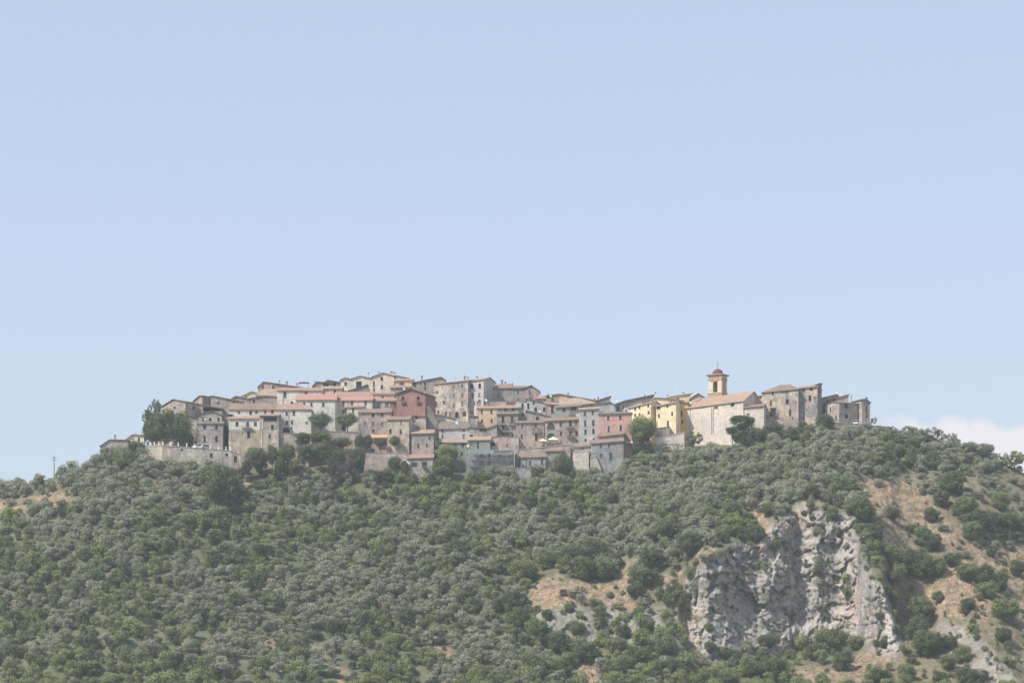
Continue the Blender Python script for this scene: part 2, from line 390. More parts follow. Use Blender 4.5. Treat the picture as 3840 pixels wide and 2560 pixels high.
PE = wall_mat((.62,.47,.31), (.50,.38,.27), .16); RD = wall_mat((.28,.15,.125), (.225,.14,.125), .25); PM = wall_mat((.50,.46,.45), (.42,.39,.39), .12)
GG = wall_mat((.29,.285,.25), (.235,.235,.215), .25); CH = wall_mat((.62,.54,.45), (.52,.46,.40), .16, .1); TW = wall_mat((.68,.58,.42), (.58,.48,.36), .12)
DK = wall_mat((.13,.12,.115), (.10,.10,.10), .2)
T1 = roof_mat("old clay tiles", (.235,.16,.12), (.29,.21,.155), (.15,.12,.10)); T2 = roof_mat("new clay tiles", (.43,.235,.175), (.38,.23,.18), (.31,.20,.16))
T3 = roof_mat("pink clay tiles", (.37,.225,.17), (.32,.215,.17), (.24,.175,.14)); T4 = roof_mat("lichened tiles", (.235,.19,.15), (.18,.16,.135), (.12,.115,.10))
T5 = roof_mat("pale clay tiles", (.41,.29,.205), (.33,.24,.175), (.23,.175,.135))
M_pane = plain("dark glass and opening shade", (.022,.026,.032), .35); M_fr = plain("window frame", (.07,.055,.045)); M_sill = plain("stone sill", (.26,.235,.21))
M_sh = {'b': plain("brown shutter", (.075,.038,.028)), 'g': plain("green shutter", (.035,.072,.058)), 'y': plain("grey brown shutter", (.085,.08,.075)), 'n': plain("blocked opening", (.20,.165,.14), .9)}
M_surr = plain("white window surround", (.66,.60,.55)); M_white = plain("white painted metal", (.82,.82,.80), .4); M_met = plain("grey steel", (.30,.31,.32), .5)
M_rail = plain("dark railing", (.06,.065,.065)); M_cap = plain("clay chimney cap", (.30,.19,.14)); M_wst = plain("white coping", (.80,.78,.74), .8)

def arch(x0, x1, z0, z1):
    r = (x1-x0)/2; c = (x0+x1)/2; r2 = min(r, (z1-z0)*.6); z = z1 - r2
    return [(x0,z0),(x1,z0)] + [(c + r*math.cos(math.pi*i/8), z + r2*math.sin(math.pi*i/8)) for i in range(0, 9)]
def wall_poly(mb, outer, holes, T, dpt=.28, mi=0):
    """one wall face with its openings cut out and their reveals"""
    lists = [[Vector((x, z, 0)) for x, z in outer]] + [[Vector((x, z, 0)) for x, z in h] for h in holes]
    flat = [v for l in lists for v in l]
    try: tris = tessellate_polygon(lists)
    except Exception: tris = []
    for t in tris:
        a, b, c = (flat[i] for i in t)
        if (b-a).cross(c-a).z < 0: b, c = c, b
        mb.poly([T(p.x, 0, p.y) for p in (a, b, c)], mi)
    for h in holes:
        for i in range(len(h)):
            a, b = h[i], h[(i+1) % len(h)]
            mb.poly([T(a[0],0,a[1]), T(b[0],0,b[1]), T(b[0],dpt,b[1]), T(a[0],dpt,a[1])], mi)
def make_window(poly, typ, T, root):
    x0 = min(p[0] for p in poly); x1 = max(p[0] for p in poly); z0 = min(p[1] for p in poly); z1 = max(p[1] for p in poly)
    wd, ht = x1-x0, z1-z0
    k = typ[0]; mb = MB(); e = .06
    mb.box(x0-.12, x1+.12, -.09, .03, z0-.10, z0-.002, 1, T)                     # sill
    if k == 'd' and wd < 3 and 'A' not in typ:
        for a in ((x0, x0+e, z0, z1), (x1-e, x1, z0, z1), (x0+e, x1-e, z1-e, z1), ((x0+x1)/2-.03, (x0+x1)/2+.03, z0, z1-e)):
            mb.box(a[0], a[1], .17, .225, a[2], a[3], 0, T)
    w_ = mb.build('window', [M_fr, M_sill], root)
    if k == 'd':
        p = MB(); p.poly([T(a, .24, b) for a, b in poly]); p.build('pane', M_pane, w_)  # also closes open loggias, its dark colour standing for their shade
    else:
        d = .12 if k == 'n' else .06
        p = MB(); p.poly([T(a, d+.05, b) for a, b in poly])
        if 'A' not in typ:
            h = (x0+x1)/2
            for a, b in ((x0+.02, h-.02), (h+.02, x1-.02)):
                p.box(a, b, d, d+.035, z0+.03, z1-.03, 0, T)
                for q in range(1, 5): p.box(a+.06, b-.06, d-.014, d-.002, z0+ht*q/5-.03, z0+ht*q/5+.03, 0, T)
        else:
            h = (x0+x1)/2; p.box(h-.03, h+.03, d, d+.035, z0, z1-.1, 0, T)
        p.build('shutter' if k != 'n' else 'infill', M_sh[k], w_)
    if '+' in typ:
        s = MB(); f = .16
        for a in ((x0-f, x0, z0, z1+f), (x1, x1+f, z0, z1+f), (x0, x1, z1, z1+f)): s.box(a[0], a[1], -.05, -.002, a[2], a[3], 0, T)
        s.build('surround', M_surr, w_)
    if 'o' in typ:                                                            # opened leaves
        s = MB()
        for a, b in ((x0-wd*.45, x0-.02), (x1+.02, x1+wd*.45)): s.box(a, b, -.07, -.025, z0, z1, 0, T)
        s.build('shutter', M_sh['g'], w_)
HOUSES = {}
def house(label, R, kind, prof, base, dy, yaw=0, dep=8, wm=SG, rm=T1, rb=20, hip=(0,0), win='', sw='', ch='', dish='', bal='', pipe='', ant='',
          name='stone_house', cat='house', split=None, wm2=None, rise=None, ov=.4, group='houses of the hill village', flat=False):
    P = [rp(R, *p) for p in prof]; Ya = Y0 + dy; a = math.radians(yaw)
    O = W(P[0][0], 0, Ya); O.z = 0
    e = Vector((math.cos(a), math.sin(a), 0)); bk = Vector((-math.sin(a), math.cos(a), 0))
    def ray(px, row):
        d = Vector(((px-1920)/F, 1, (HY-row)/F)); c = -O
        return Vector((c.dot(e), c.dot(bk), 0)), Vector((d.dot(e), d.dot(bk), d.z))
    def pf(px, row): c, d = ray(px, row); t = -c.y/d.y; return (c.x + d.x*t, d.z*t)
    prl = [pf(*p) for p in P]; Wd = prl[-1][0]
    def ps(px, row):
        c, d = ray(px, row); t = (Wd - c.x)/d.x if yaw < 0 else (-c.x)/d.x; return (c.y + d.y*t, d.z*t)
    zb0 = pf(*rp(R, prof[0][0], base))[1]
    gz = min(ground_z(*( (O + e*u + bk*v)[:2] )) for u in (0, Wd) for v in (0, dep))
    zb = min(zb0, gz - .8); zb = max(zb, zb0 - 26)
    root = empty(name, (O.x, O.y, zb), a); tag(root, label, cat, group)
    off = Vector((0, 0, zb)); prl = [(x, z - zb) for x, z in prl]
    TF = lambda u, d, z: (u, d, z)
    TR = lambda u, d, z: (Wd - d, u, z)
    TL = lambda u, d, z: (d, u, z)
    def parse(s, fn):
        r = []
        for q in s.split():
            x, y, w_, h_, t = q.split(','); x, y, w_, h_ = map(float, (x, y, w_, h_))
            p0 = fn(*rp(R, x - w_/2, y + h_/2)); p1 = fn(*rp(R, x + w_/2, y - h_/2))
            xa, xb = sorted((p0[0], p1[0])); za, zc = p0[1]-zb, p1[1]-zb
            r.append((arch(xa, xb, za, zc) if 'A' in t else [(xa,za),(xb,za),(xb,zc),(xa,zc)], t))
        return r
    fw = parse(win, pf); swl = parse(sw, ps)
    mb = MB()
    zs = None
    if split is not None: zs = pf(*rp(R, prof[0][0], split))[1] - zb
    def front(pr, y=0):
        if zs is None: wall_poly(mb, [(0,0),(Wd,0)] + [(x,z) for x,z in reversed(pr)], [h for h,t in fw], TF)
        else:
            mid = lambda h: sum(p[1] for p in h)/len(h)
            wall_poly(mb, [(0,0),(Wd,0),(Wd,zs),(0,zs)], [h for h,t in fw if mid(h) < zs], TF, mi=1)
            wall_poly(mb, [(0,zs),(Wd,zs)] + [(x,z) for x,z in reversed(pr)], [h for h,t in fw if mid(h) >= zs], TF)
    front(prl)
    if kind == 'G':
        zl, zr = prl[0][1], prl[-1][1]
        wall_poly(mb, [(0,0),(dep,0),(dep,zl),(0,zl)], [h for h,t in swl] if yaw >= 0 else [], TL)
        wall_poly(mb, [(0,0),(dep,0),(dep,zr),(0,zr)], [h for h,t in swl] if yaw < 0 else [], TR)
        mb.poly([(Wd,dep,0),(0,dep,0)] + [(x,dep,z) for x,z in prl])
        for (xa,za),(xb,zc) in zip(prl, prl[1:]): mb.poly([(xa,0,za),(xb,0,zc),(xb,dep,zc),(xa,dep,za)])
    else:
        ze0, ze1 = prl[0][1], prl[-1][1]; hd = dep/2
        Yr = Ya + hd*math.cos(a) + math.sin(a)*Wd/2
        rowm = (P[0][1]+P[-1][1])/2 - rb/REG[R][1]
        zrid = (HY-rowm)/F*Yr - zb - (ze0+ze1)/2
        if rise is not None: zrid = rise
        zrid = min(max(zrid, .18*hd), .95*hd)
        def side(z, hp, T, hs):
            pl = [(0,0),(dep,0),(dep,z)] + ([(hd, z+zrid)] if hp <= 0 else []) + [(0,z)]
            wall_poly(mb, pl, hs, T)
        side(ze0, hip[0], TL, [h for h,t in swl] if yaw >= 0 else []); side(ze1, hip[1], TR, [h for h,t in swl] if yaw < 0 else [])
        mb.poly([(Wd,dep,0),(0,dep,0),(0,dep,ze0),(Wd,dep,ze1)])
    wl = mb.build('wall', [wm] + ([wm2 or wm] if split is not None else []), root)
    for h, t in fw: make_window(h, t, TF, root)
    for h, t in swl: make_window(h, t, TR if yaw < 0 else TL, root)
    # roof
    r = MB(); th = .17
    if flat:
        ze = prl
        for (xa,za),(xb,zc) in zip(prl, prl[1:]):
            r.poly([(xa-.1,-.12,za+.14),(xb+.1,-.12,zc+.14),(xb+.1,dep+.1,zc+.14),(xa-.1,dep+.1,za+.14)]); r.poly([(xa-.1,-.12,za-.04),(xb+.1,-.12,zc-.04),(xb+.1,-.12,zc+.14),(xa-.1,-.12,za+.14)])
            r.poly([(xb+.1,-.12,zc-.04),(xb+.1,dep+.1,zc-.04),(xb+.1,dep+.1,zc+.14),(xb+.1,-.12,zc+.14)]); r.poly([(xa-.1,dep+.1,za-.04),(xa-.1,-.12,za-.04),(xa-.1,-.12,za+.14),(xa-.1,dep+.1,za+.14)])
    elif kind == 'G':
        q = list(prl)
        if len(q) > 1:
            def ext(p, o, d=.4):
                v = Vector((p[0]-o[0], p[1]-o[1])); n = v.normalized()*d; return (p[0]+n.x, p[1]+n.y)
            q = [ext(q[0], q[1])] + q[1:-1] + [ext(q[-1], q[-2])]
        nseg = max(2, int(dep/1.2)); ys = [-ov + (dep+2*ov)*i/nseg for i in range(nseg+1)]
        rr = random.Random(label)
        for (xa,za),(xb,zc) in zip(q, q[1:]):
            for y_a, y_b in zip(ys, ys[1:]):
                r.poly([(xa,y_a,za+.02),(xb,y_a,zc+.02),(xb,y_b,zc+.02),(xa,y_b,za+.02)][::1]); r.poly([(xa,y_b,za+th),(xb,y_b,zc+th),(xb,y_a,zc+th),(xa,y_a,za+th)][::-1])
            r.poly([(xa,-ov,za+.02),(xa,-ov,za+th),(xb,-ov,zc+th),(xb,-ov,zc+.02)][::-1]); r.poly([(xa,dep+ov,za+.02),(xb,dep+ov,zc+.02),(xb,dep+ov,zc+th),(xa,dep+ov,za+th)])
        for (x,z), sgn in ((q[0],-1),(q[-1],1)): r.poly([(x,-ov,z+.02),(x,dep+ov,z+.02),(x,dep+ov,z+th),(x,-ov,z+th)])
    else:
        sl = zrid/hd; k0, k1 = ze0 - ov*sl, ze1 - ov*sl; tl = (ze1-ze0)/Wd; so_ = .3
        hp0 = hip[0]*Wd if 0 < hip[0] < 1 else hip[0]; hp1 = hip[1]*Wd if 0 < hip[1] < 1 else hip[1]
        xr0 = -so_ if hp0 <= 0 else min(hp0, Wd*.49); xr1 = Wd + so_ if hp1 <= 0 else max(Wd - hp1, Wd*.51)
        lo = lambda x: ze0 + tl*x - ov*sl
        E4 = [(-so_,-ov,lo(-so_)),(Wd+so_,-ov,lo(Wd+so_)),(Wd+so_,dep+ov,lo(Wd+so_)),(-so_,dep+ov,lo(-so_))]
        rz = lambda x: ze0 + tl*x + zrid
        R2 = [(xr0,hd,rz(xr0)),(xr1,hd,rz(xr1))]
        rr = random.Random(label); nj = max(3, int(Wd/1.5)); sag = lambda u: rr.uniform(-.035,.035)
        def lerp(A, B, u): return tuple(A[i]+(B[i]-A[i])*u for i in range(3))
        tp = [(th+.02)]
        up = lambda p, h=th+.02: (p[0], p[1], p[2]+h)
        dn = lambda p: (p[0], p[1], p[2]+.02)
        er = [lerp(E4[0],E4[1],i/nj) for i in range(nj+1)]; er = [(p[0],p[1]+rr.uniform(-.05,.05),p[2]+sag(0)) for p in er]; ri = [lerp(R2[0],R2[1],i/nj) for i in range(nj+1)]
        ri = [(p[0],p[1],p[2]+(sag(0) if 0 < i < nj else 0)) for i, p in enumerate(ri)]
        for i in range(nj):
            r.poly([up(er[i]),up(er[i+1]),up(ri[i+1]),up(ri[i])]); r.poly([dn(er[i+1]),dn(er[i]),dn(ri[i]),dn(ri[i+1])]); r.poly([dn(er[i]),dn(er[i+1]),up(er[i+1]),up(er[i])])
        r.poly([up(E4[2]),up(E4[3]),up(ri[0]),up(ri[-1])]); r.poly([dn(E4[3]),dn(E4[2]),up(E4[2]),up(E4[3])])
        for i0, i3, rpnt in ((0,3,ri[0]),(1,2,ri[-1])):
            A, B = (er[0] if i0==0 else er[-1]), E4[i3]
            if (hp0 if i0 == 0 else hp1) > 0: r.poly([up(A),up(rpnt),up(B)] if i0==0 else [up(A),up(B),up(rpnt)]); r.poly([dn(A),up(A),up(B),dn(B)])
            else: r.poly([dn(A),up(A),up(rpnt),dn(rpnt)]); r.poly([dn(rpnt),up(rpnt),up(B),dn(B)])
    ro = r.build('roof' if not flat else 'coping', rm, root)
    yc = dep*.5 if kind == 'E' else min(dep*.35, 3)
    def at_depth(px, row, d):
        c, dd = ray(px, row); t = (d - c.y)/dd.y; return (c.x + dd.x*t, dd.z*t - zb)
    for q in ch.split():
        x, yt, yb_, w_ = map(float, q.split(',')[:4]); xa, z1 = at_depth(*rp(R, x, yt), yc); _, z0 = at_depth(*rp(R, x, yb_), yc)
        hw = w_/REG[R][1]*.085/2*.85; c = MB(); c.box(xa-hw, xa+hw, yc-hw, yc+hw, z0-2.2, z1-.35)
        c.box(xa-hw*1.3, xa+hw*1.3, yc-hw*1.3, yc+hw*1.3, z1-.35, z1-.25, 1); c.box(xa-hw*.8, xa+hw*.8, yc-hw*.8, yc+hw*.8, z1-.25, z1-.1, 1)
        c.poly([(xa-hw*1.2,yc-hw*1.2,z1-.1),(xa+hw*1.2,yc-hw*1.2,z1-.1),(xa,yc,z1+.12)],1); c.poly([(xa+hw*1.2,yc-hw*1.2,z1-.1),(xa+hw*1.2,yc+hw*1.2,z1-.1),(xa,yc,z1+.12)],1)
        c.poly([(xa+hw*1.2,yc+hw*1.2,z1-.1),(xa-hw*1.2,yc+hw*1.2,z1-.1),(xa,yc,z1+.12)],1); c.poly([(xa-hw*1.2,yc+hw*1.2,z1-.1),(xa-hw*1.2,yc-hw*1.2,z1-.1),(xa,yc,z1+.12)],1)
        c.build('chimney', [wm if wm not in (RD,) else SP, M_cap], ro)
    for q in ant.split():
        x, yt, yb_ = map(float, q.split(',')); xa, z1 = at_depth(*rp(R, x, yt), yc); _, z0 = at_depth(*rp(R, x, yb_), yc)
        c = MB(); c.tube((xa,yc,z0-1.5),(xa,yc,z1),.035); 
        for k in range(3): c.tube((xa-.5+.1*k,yc,z1-.15-.3*k),(xa+.5-.1*k,yc,z1-.15-.3*k),.018,seg=4)
        c.build('antenna', M_met, ro)
    for q in dish.split():
        v = list(map(float, q.split(','))); xa, z = at_depth(*rp(R, v[0], v[1]), -.55); rad = v[2] if len(v) > 2 else .5
        c = MB(); nn = Vector((.55,-.7,.45)).normalized() if len(v) < 4 else Vector((.1,-.95,.3)).normalized(); u = nn.orthogonal().normalized(); vv = nn.cross(u); C0 = Vector((xa,-.55,z))
        rings = []
        for rr_, dd in ((.02,0),(.5,.05),(1,.2)): rings.append([C0 + nn*(dd*rad) + (u*math.cos(t)+vv*math.sin(t))*(rr_*rad) for t in [2*math.pi*i/12 for i in range(12)]])
        for A, B in zip(rings, rings[1:]):
            for i in range(12): c.poly([A[i],A[(i+1)%12],B[(i+1)%12],B[i]])
        c.tube(C0, C0+nn*rad*.9-Vector((0,0,rad*.3)), .03, seg=4, m=1); c.tube(C0, (xa,.1,z-.2), .04, seg=4, m=1)
        c.build('satellite_dish', [M_white, M_met], root)
    for q in bal.split():
        f = q.split(','); x0, x1, yf, yr = map(float, f[:4])
        a0, zf = at_depth(*rp(R, x0, yf), -.4); a1, _ = at_depth(*rp(R, x1, yf), -.4); _, zr_ = at_depth(*rp(R, x0, yr), -.4)
        c = MB(); c.box(a0, a1, -.8, -.003, zf-.16, zf, 1)
        c.box(a0, a1, -.8, -.74, zr_-.05, zr_); c.box(a0, a0+.05, -.74, -.01, zr_-.05, zr_); c.box(a1-.05, a1, -.74, -.01, zr_-.05, zr_)
        k = int((a1-a0)/.22)
        for i in range(k+1):
            xx_ = a0+.02+(a1-a0-.04)*i/max(k,1); c.box(xx_-.015, xx_+.015, -.785, -.755, zf, zr_-.05)
        b = c.build('balcony', [M_rail, M_sill], root)
        if len(f) > 4:
            leafbox('balcony_plants', a0+.1, a1-.1, -.78, -.3, zf, zr_+.35, 60, b)
    for q in pipe.split():
        x, ya, yb_ = map(float, q.split(',')[:3]); xa, z1 = at_depth(*rp(R, x, ya), 0); xb, z0 = at_depth(*rp(R, x, yb_), 0)
        c = MB(); c.tube((xa,-.08,z0),(xa,-.08,z1),.09); c.build('drainpipe', M_white if q.endswith('w') else M_met, root)
    return root
_lb = {}
def leafbox(name, x0, x1, y0, y1, z0, z1, n, parent=None, mat=None, s=.16):
    c = rng.uniform(0, 1, (n, 3)) * np.array([x1-x0, y1-y0, z1-z0]) + np.array([x0, y0, z0])
    v, f = leaf_quads(c, rng.normal(size=(n, 3)), s)
    o = bpy.data.objects.new(name, np_mesh(name, v, f, [mat or LEAF['green']], {'tint': ('FACE', rng.uniform(.7, 1.3, n))})); col.objects.link(o)
    if parent: o.parent = parent
    return o
def leaf_quads(c, nrm, s):
    n = len(c); nrm = nrm / (np.linalg.norm(nrm, axis=1, keepdims=True) + 1e-9)
    a = rng.normal(size=(n, 3)); u = np.cross(nrm, a); u /= np.linalg.norm(u, axis=1, keepdims=True) + 1e-9; v = np.cross(nrm, u)
    sz = (np.asarray(s) * rng.uniform(.6, 1.35, n))[:, None]; asp = rng.uniform(.45, .9, n)[:, None]
    bend = nrm * sz * rng.uniform(-.25, .25, (n, 1))
    V = np.stack([c - u*sz, c - v*sz*asp + bend, c + u*sz, c + v*sz*asp + bend], 1).reshape(-1, 3)
    return V, np.arange(4*n).reshape(n, 4)

# ------------------------------------------------------------------ vegetation
LEAF = {
 'olive': leaf_mat("olive leaves", (.34,.335,.245), (.25,.275,.175)),
 'green': leaf_mat("scrub leaves", (.235,.26,.115), (.165,.205,.10)),
 'dark': leaf_mat("dark evergreen leaves", (.115,.14,.075), (.15,.17,.09)),
 'lime': leaf_mat("fresh green leaves", (.26,.30,.115), (.21,.25,.10)),
 'mid': leaf_mat("broad leaves", (.16,.195,.08), (.125,.155,.065)),
}
M_bark = plain("bark", (.14,.11,.085), .95)
def crown_np(nclump, nleaf, s, rough=.28, spread=.72, flat=1.0, seed=0):
    """unit crown: leaf-sized faces on many small clumps scattered through the crown"""
    g = np.random.default_rng(seed)
    d = g.normal(size=(nclump, 3)); d /= np.linalg.norm(d, axis=1, keepdims=True)
    rad = spread * g.uniform(.35, 1.0, nclump)**.5
    cc = d * rad[:, None]; cr = g.uniform(.55, 1.25, nclump) * rough * 1.25
    ct = g.uniform(.82, 1.18, nclump)
    k = g.integers(0, nclump, nleaf)
    ld = g.normal(size=(nleaf, 3)); ld[:, 2] = ld[:, 2] + .25; ld /= np.linalg.norm(ld, axis=1, keepdims=True)
    pos = cc[k] + ld * (cr[k] * g.uniform(.6, 1.06, nleaf))[:, None]
    nrm = ld + g.normal(size=(nleaf, 3)) * .45
    v, f = leaf_quads(pos, nrm, s)
    v[:, 2] *= flat; v[:, 2] -= v[:, 2].min() * 1.0
    v[:, 2] /= v[:, 2].max() / 2 
    tint = ct[k] * g.uniform(.85, 1.15, nleaf)
    return v, f, tint
def proto(names, mats, par, seeds):
    r = {}
    for m in mats:
        r[m] = []
        for sd in seeds:
            v, f, t = crown_np(seed=sd, **par)
            r[m].append(np_mesh('crown', v, f, [LEAF[m]], {'tint': ('FACE', t)}))
    return r
SMALL = proto('s', ['olive', 'green', 'lime', 'dark'], dict(nclump=13, nleaf=1700, s=.072, rough=.35), range(5))
BUSH = proto('b', ['green', 'dark', 'mid', 'olive', 'lime'], dict(nclump=52, nleaf=7500, s=.045, rough=.26, spread=.76), range(20, 24))
AIRY = proto('a', ['olive', 'green', 'mid', 'lime', 'dark'], dict(nclump=38, nleaf=2200, s=.06, rough=.17, spread=.84), range(30, 32))
CONE = {}
def trunk_mesh(seed, h=1.0, r=.07):
    q = random.Random(seed); c = MB(); a = Vector((0,0,-.35)); b = Vector((q.uniform(-.06,.06), q.uniform(-.06,.06), h*.55))
    c.tube(a, b, r*1.25, r*.8)
    for i in range(4):
        t = 2*math.pi*(i+q.random()*.6)/4; e_ = b + Vector((math.cos(t)*.38, math.sin(t)*.38, h*.6)); c.tube(b - Vector((0,0,.06*i)), e_, r*.6, r*.2, seg=5)
    me_o = c.build('trunk', M_bark); me = me_o.data; bpy.data.objects.remove(me_o); return me
TRUNK = [trunk_mesh(i) for i in range(4)]
def tree(name, label, cat, group, loc, sx, sz, crown, trunk_h, rot=None, crown_z=None, tr=None, kindm=None):
    """root at the foot; crown of half-width sx, height 2*sz, hanging from trunk_h up"""
    root = empty(name, loc, rnd.uniform(0, 6.28) if rot is None else rot); tag(root, label, cat, group)
    c = bpy.data.objects.new('crown', crown); col.objects.link(c); c.parent = root
    c.location = (0, 0, trunk_h); c.scale = (sx*rnd.uniform(.88,1.12), sx*rnd.uniform(.88,1.12), sz)
    t = bpy.data.objects.new('trunk', TRUNK[rnd.randrange(4)] if tr is None else tr); col.objects.link(t); t.parent = root
    hh = (trunk_h + sz*.8); t.scale = (max(sx*.8, .6), max(sx*.8, .6), hh / 1.15)
    return root
# ------------------------------------------------------------------ the village, west to east
H = house
# --- left end
H("low cream cottage at the far left end with orange tiled roof and tall dark chimney", '1','G',[(65,1142),(200,1052),(468,1058)],1205,3,0,6,SG,T2,win="120,1165,22,26,n",ch="280,975,1050,26",name='cottage')
H("little cream cottage with gabled roof just left of the leafy tree", '1','G',[(445,1047),(535,978),(705,988)],1160,7,0,6,PC,T3,win="630,1050,30,62,b 545,1050,18,30,n",ch="588,940,975,12",name='cottage')
H("house with a broad sunlit gable rising behind the big leafy tree", '1','G',[(970,563),(1142,460),(1312,497)],1050,18,-34,9,SP,T1,win="1155,577,35,36,b",sw="1435,585,30,50,d")
H("tall windowless peach wall house wedged behind the big leafy tree", '1','G',[(1240,665),(1400,715),(1482,730)],1080,13,0,5,SP,T1,win="1360,860,24,34,n")
H("stepped stone house with a raised sunlit end, on the skyline beside the long sloping roof", '1','G',[(1418,502),(1520,412),(1562,408)],720,27,-28,10,SP,T1)
H("low house with tiled roof falling to the right, above the grey hip-roofed house", '1','G',[(1482,522),(1850,592)],720,17,0,6,SG,T5,win="1590,605,30,60,y 1760,610,44,34,g 1890,625,1,1,n")
H("long stone house whose pale tiled roof slopes down to the right at the left skyline", '2','G',[(-38,412),(8,412),(478,506)],640,22,0,8,SG,T5,win="70,508,26,30,b 300,522,34,44,b",dish="480,520,.5",ant="14,365,405")
H("small grey house with low hipped roof and three upper windows, over the lower stone house", '1','G',[(1495,692),(1592,652),(1690,632),(1780,660),(1852,692)],830,10,0,6,SG,T4,win="1580,745,34,42,d 1680,752,38,46,d 1802,750,34,42,d",dish="1597,748,.4")
H("grey stone house with four large windows standing right behind the terrace wall", '1','E',[(1490,815),(1862,812)],1230,6,0,5,SG,T4,22,win="1595,865,38,60,d 1770,867,40,66,b 1597,1042,40,96,b 1772,1040,38,92,d")
H("narrow dark shaded house between the grey house and the house with the balcony", '2','G',[(95,682),(272,684)],1240,12,0,5,SD,T4,win="75,745,28,40,d 180,870,26,46,d 162,972,32,54,d 250,972,40,84,d 205,1120,110,120,g")  # shade of the recess is put into the dark wall material
H("long white house with brown tiled roof and a row of five small windows", '2','E',[(232,604),(935,604)],800,12,0,8,PW,T1,80,win="375,645,35,40,n 548,652,36,52,d 633,644,34,38,d 763,643,30,36,d 868,642,38,50,b",ch="850,495,565,34")
H("house with white upper floor, balcony and bare stone lower floors", '2','E',[(225,745),(690,742)],1300,7,0,5,PW,T3,24,win="348,820,42,62,d 505,825,45,72,y 620,818,42,62,y 520,972,45,98,d 430,936,14,20,b",bal="415,565,872,838",split=902,wm2=ST)
H("tan stone tower house with open roofed loggia and a white drainpipe", '2','E',[(680,700),(962,697)],1260,5,0,7,ST,T3,18,win="838,745,190,66,d 868,868,38,70,d 828,1000,36,60,y",pipe="722,745,900,w 712,930,1175,w",ov=.6)
H("pale plastered house with a dark arched garage and orange tiled roof", '2','E',[(935,606),(1438,603)],1010,11,0,8,PW,T3,72,(0,3),win="1077,668,32,52,d 1185,660,32,62,b 1082,800,36,60,b 1157,795,32,50,b 1150,880,20,26,d 1075,912,110,84,dA 1372,798,34,34,n",ch="1237,530,590,58",pipe="1108,620,900")
H("big pale house with the bright orange roof and rooflight behind the left round tree", '2','E',[(1215,466),(1805,463)],960,17,0,9,PW,T2,74,win="1333,535,32,56,d 1443,533,32,56,y 1617,533,36,60,g 1607,646,25,28,b",pipe="1790,480,900")
H("house on the left skyline with a long low gable and three chimneys", '2','G',[(658,273),(735,202),(1000,240),(1330,292)],460,46,0,9,SP,T5,win="727,275,22,56,b 880,280,32,42,d 972,290,20,34,b",ch="972,178,225,22 1082,195,240,36 1228,212,265,26",dish="1224,196,.45")
H("cream gabled house under the skyline left of the pink tiled roofs", '2','G',[(410,418),(560,347),(760,402)],480,38,0,8,PC,T5,win="480,415,20,20,n")
H("smallest gable on the left skyline, between the long pale roof and the cream gable", '2','G',[(272,447),(330,412),(535,457)],520,34,0,7,SG,T5)
H("house with a broad hipped pink tile roof under the three chimney house", '2','E',[(636,392),(932,414)],560,30,0,10,SG,T5,96,(.35,0))
H("plain stone house with a single window below the broad pink tile roof", '2','G',[(545,442),(760,408),(932,420)],560,27,0,7,SG,T5,win="597,485,25,45,d")
H("white house with one tall green shuttered window under a pink tile roof", '2','E',[(935,328),(1602,330)],600,24,0,8,PW,T3,34,win="1055,387,36,80,g 1365,362,38,44,b 1158,510,48,46,y",dish="1175,483,.5",pipe="1025,335,520")
H("skyline house with a covered roof loggia left of the cream houses", '2','G',[(1462,260),(1520,202),(1742,224)],340,50,0,8,SP,T1,win="1655,248,84,56,d",ch="1495,180,215,14",ant="1670,152,200")
H("dark brown gable peeping over the skyline beside the cream houses", '2','G',[(1638,205),(1682,180),(1880,212)],320,55,0,7,SD,T1,win="1785,242,38,48,d")
H("low house with tiled roof at the foot of the cream houses", '2','E',[(1590,304),(1890,302)],440,40,0,7,PE,T5,30,win="1787,342,32,46,d",dish="1803,370,.5")
# --- centre left
H("left cream house with two shallow gables and a wide dark opening on the skyline", '3','G',[(103,240),(175,211),(238,231),(380,187),(515,217),(552,206)],480,48,0,9,PC,T1,win="173,293,35,50,d 358,303,78,88,d 170,404,22,36,b",ch="492,135,210,22")
H("tall cream gabled house, highest on the skyline, with stacked dark windows", '3','G',[(550,196),(697,143),(850,184)],480,46,0,9,PC,T1,win="678,222,34,46,d 568,293,24,80,d 680,337,32,50,d 570,378,22,50,d",ch="638,122,160,25 815,120,190,40")
H("cream house with a long sloping roof right of the tallest cream house", '3','G',[(845,192),(872,180),(1048,216)],420,49,0,8,PC,T1,ch="858,133,185,28")
H("peach house with flat-looking tiled roof and a pale corner block behind the red house", '3','E',[(862,254),(1115,243)],380,42,0,7,PE,T5,16,win="960,290,70,38,n")
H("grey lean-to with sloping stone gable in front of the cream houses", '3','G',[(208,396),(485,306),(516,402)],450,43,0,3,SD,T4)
H("grey house with a thin tiled eave just up behind the red house", '3','E',[(800,350),(1078,343)],500,38,0,6,SG,T3,22,dish="985,362,.55")
H("low house under a long faded pink tile roof behind the bright orange roofs", '3','E',[(45,466),(562,462)],540,33,0,7,PE,T3,52,win="300,490,1,1,n",ch="235,400,440,10")
H("cream house with orange roof and three grey shutters between the round trees", '3','E',[(42,528),(545,522)],1010,20,0,9,PC,T2,52,win="140,566,28,60,y 260,564,32,62,y 452,562,30,60,y 140,684,30,50,y 140,915,46,80,d",pipe="205,530,600")
H("small peach house with one brown window left of the red house", '3','E',[(548,440),(850,440)],560,30,0,7,PE,T3,16,win="690,488,28,46,b")
H("bluish low house with wide pale windows left of the red house", '3','E',[(515,532),(895,530)],680,23,0,7,PG,T3,28,win="640,590,60,64,n 750,585,60,64,n 528,570,20,60,b")
H("small brick red annex clinging to the left of the red house", '3','G',[(795,548),(895,548)],740,19,0,4,RD,T3,win="868,592,25,46,b")
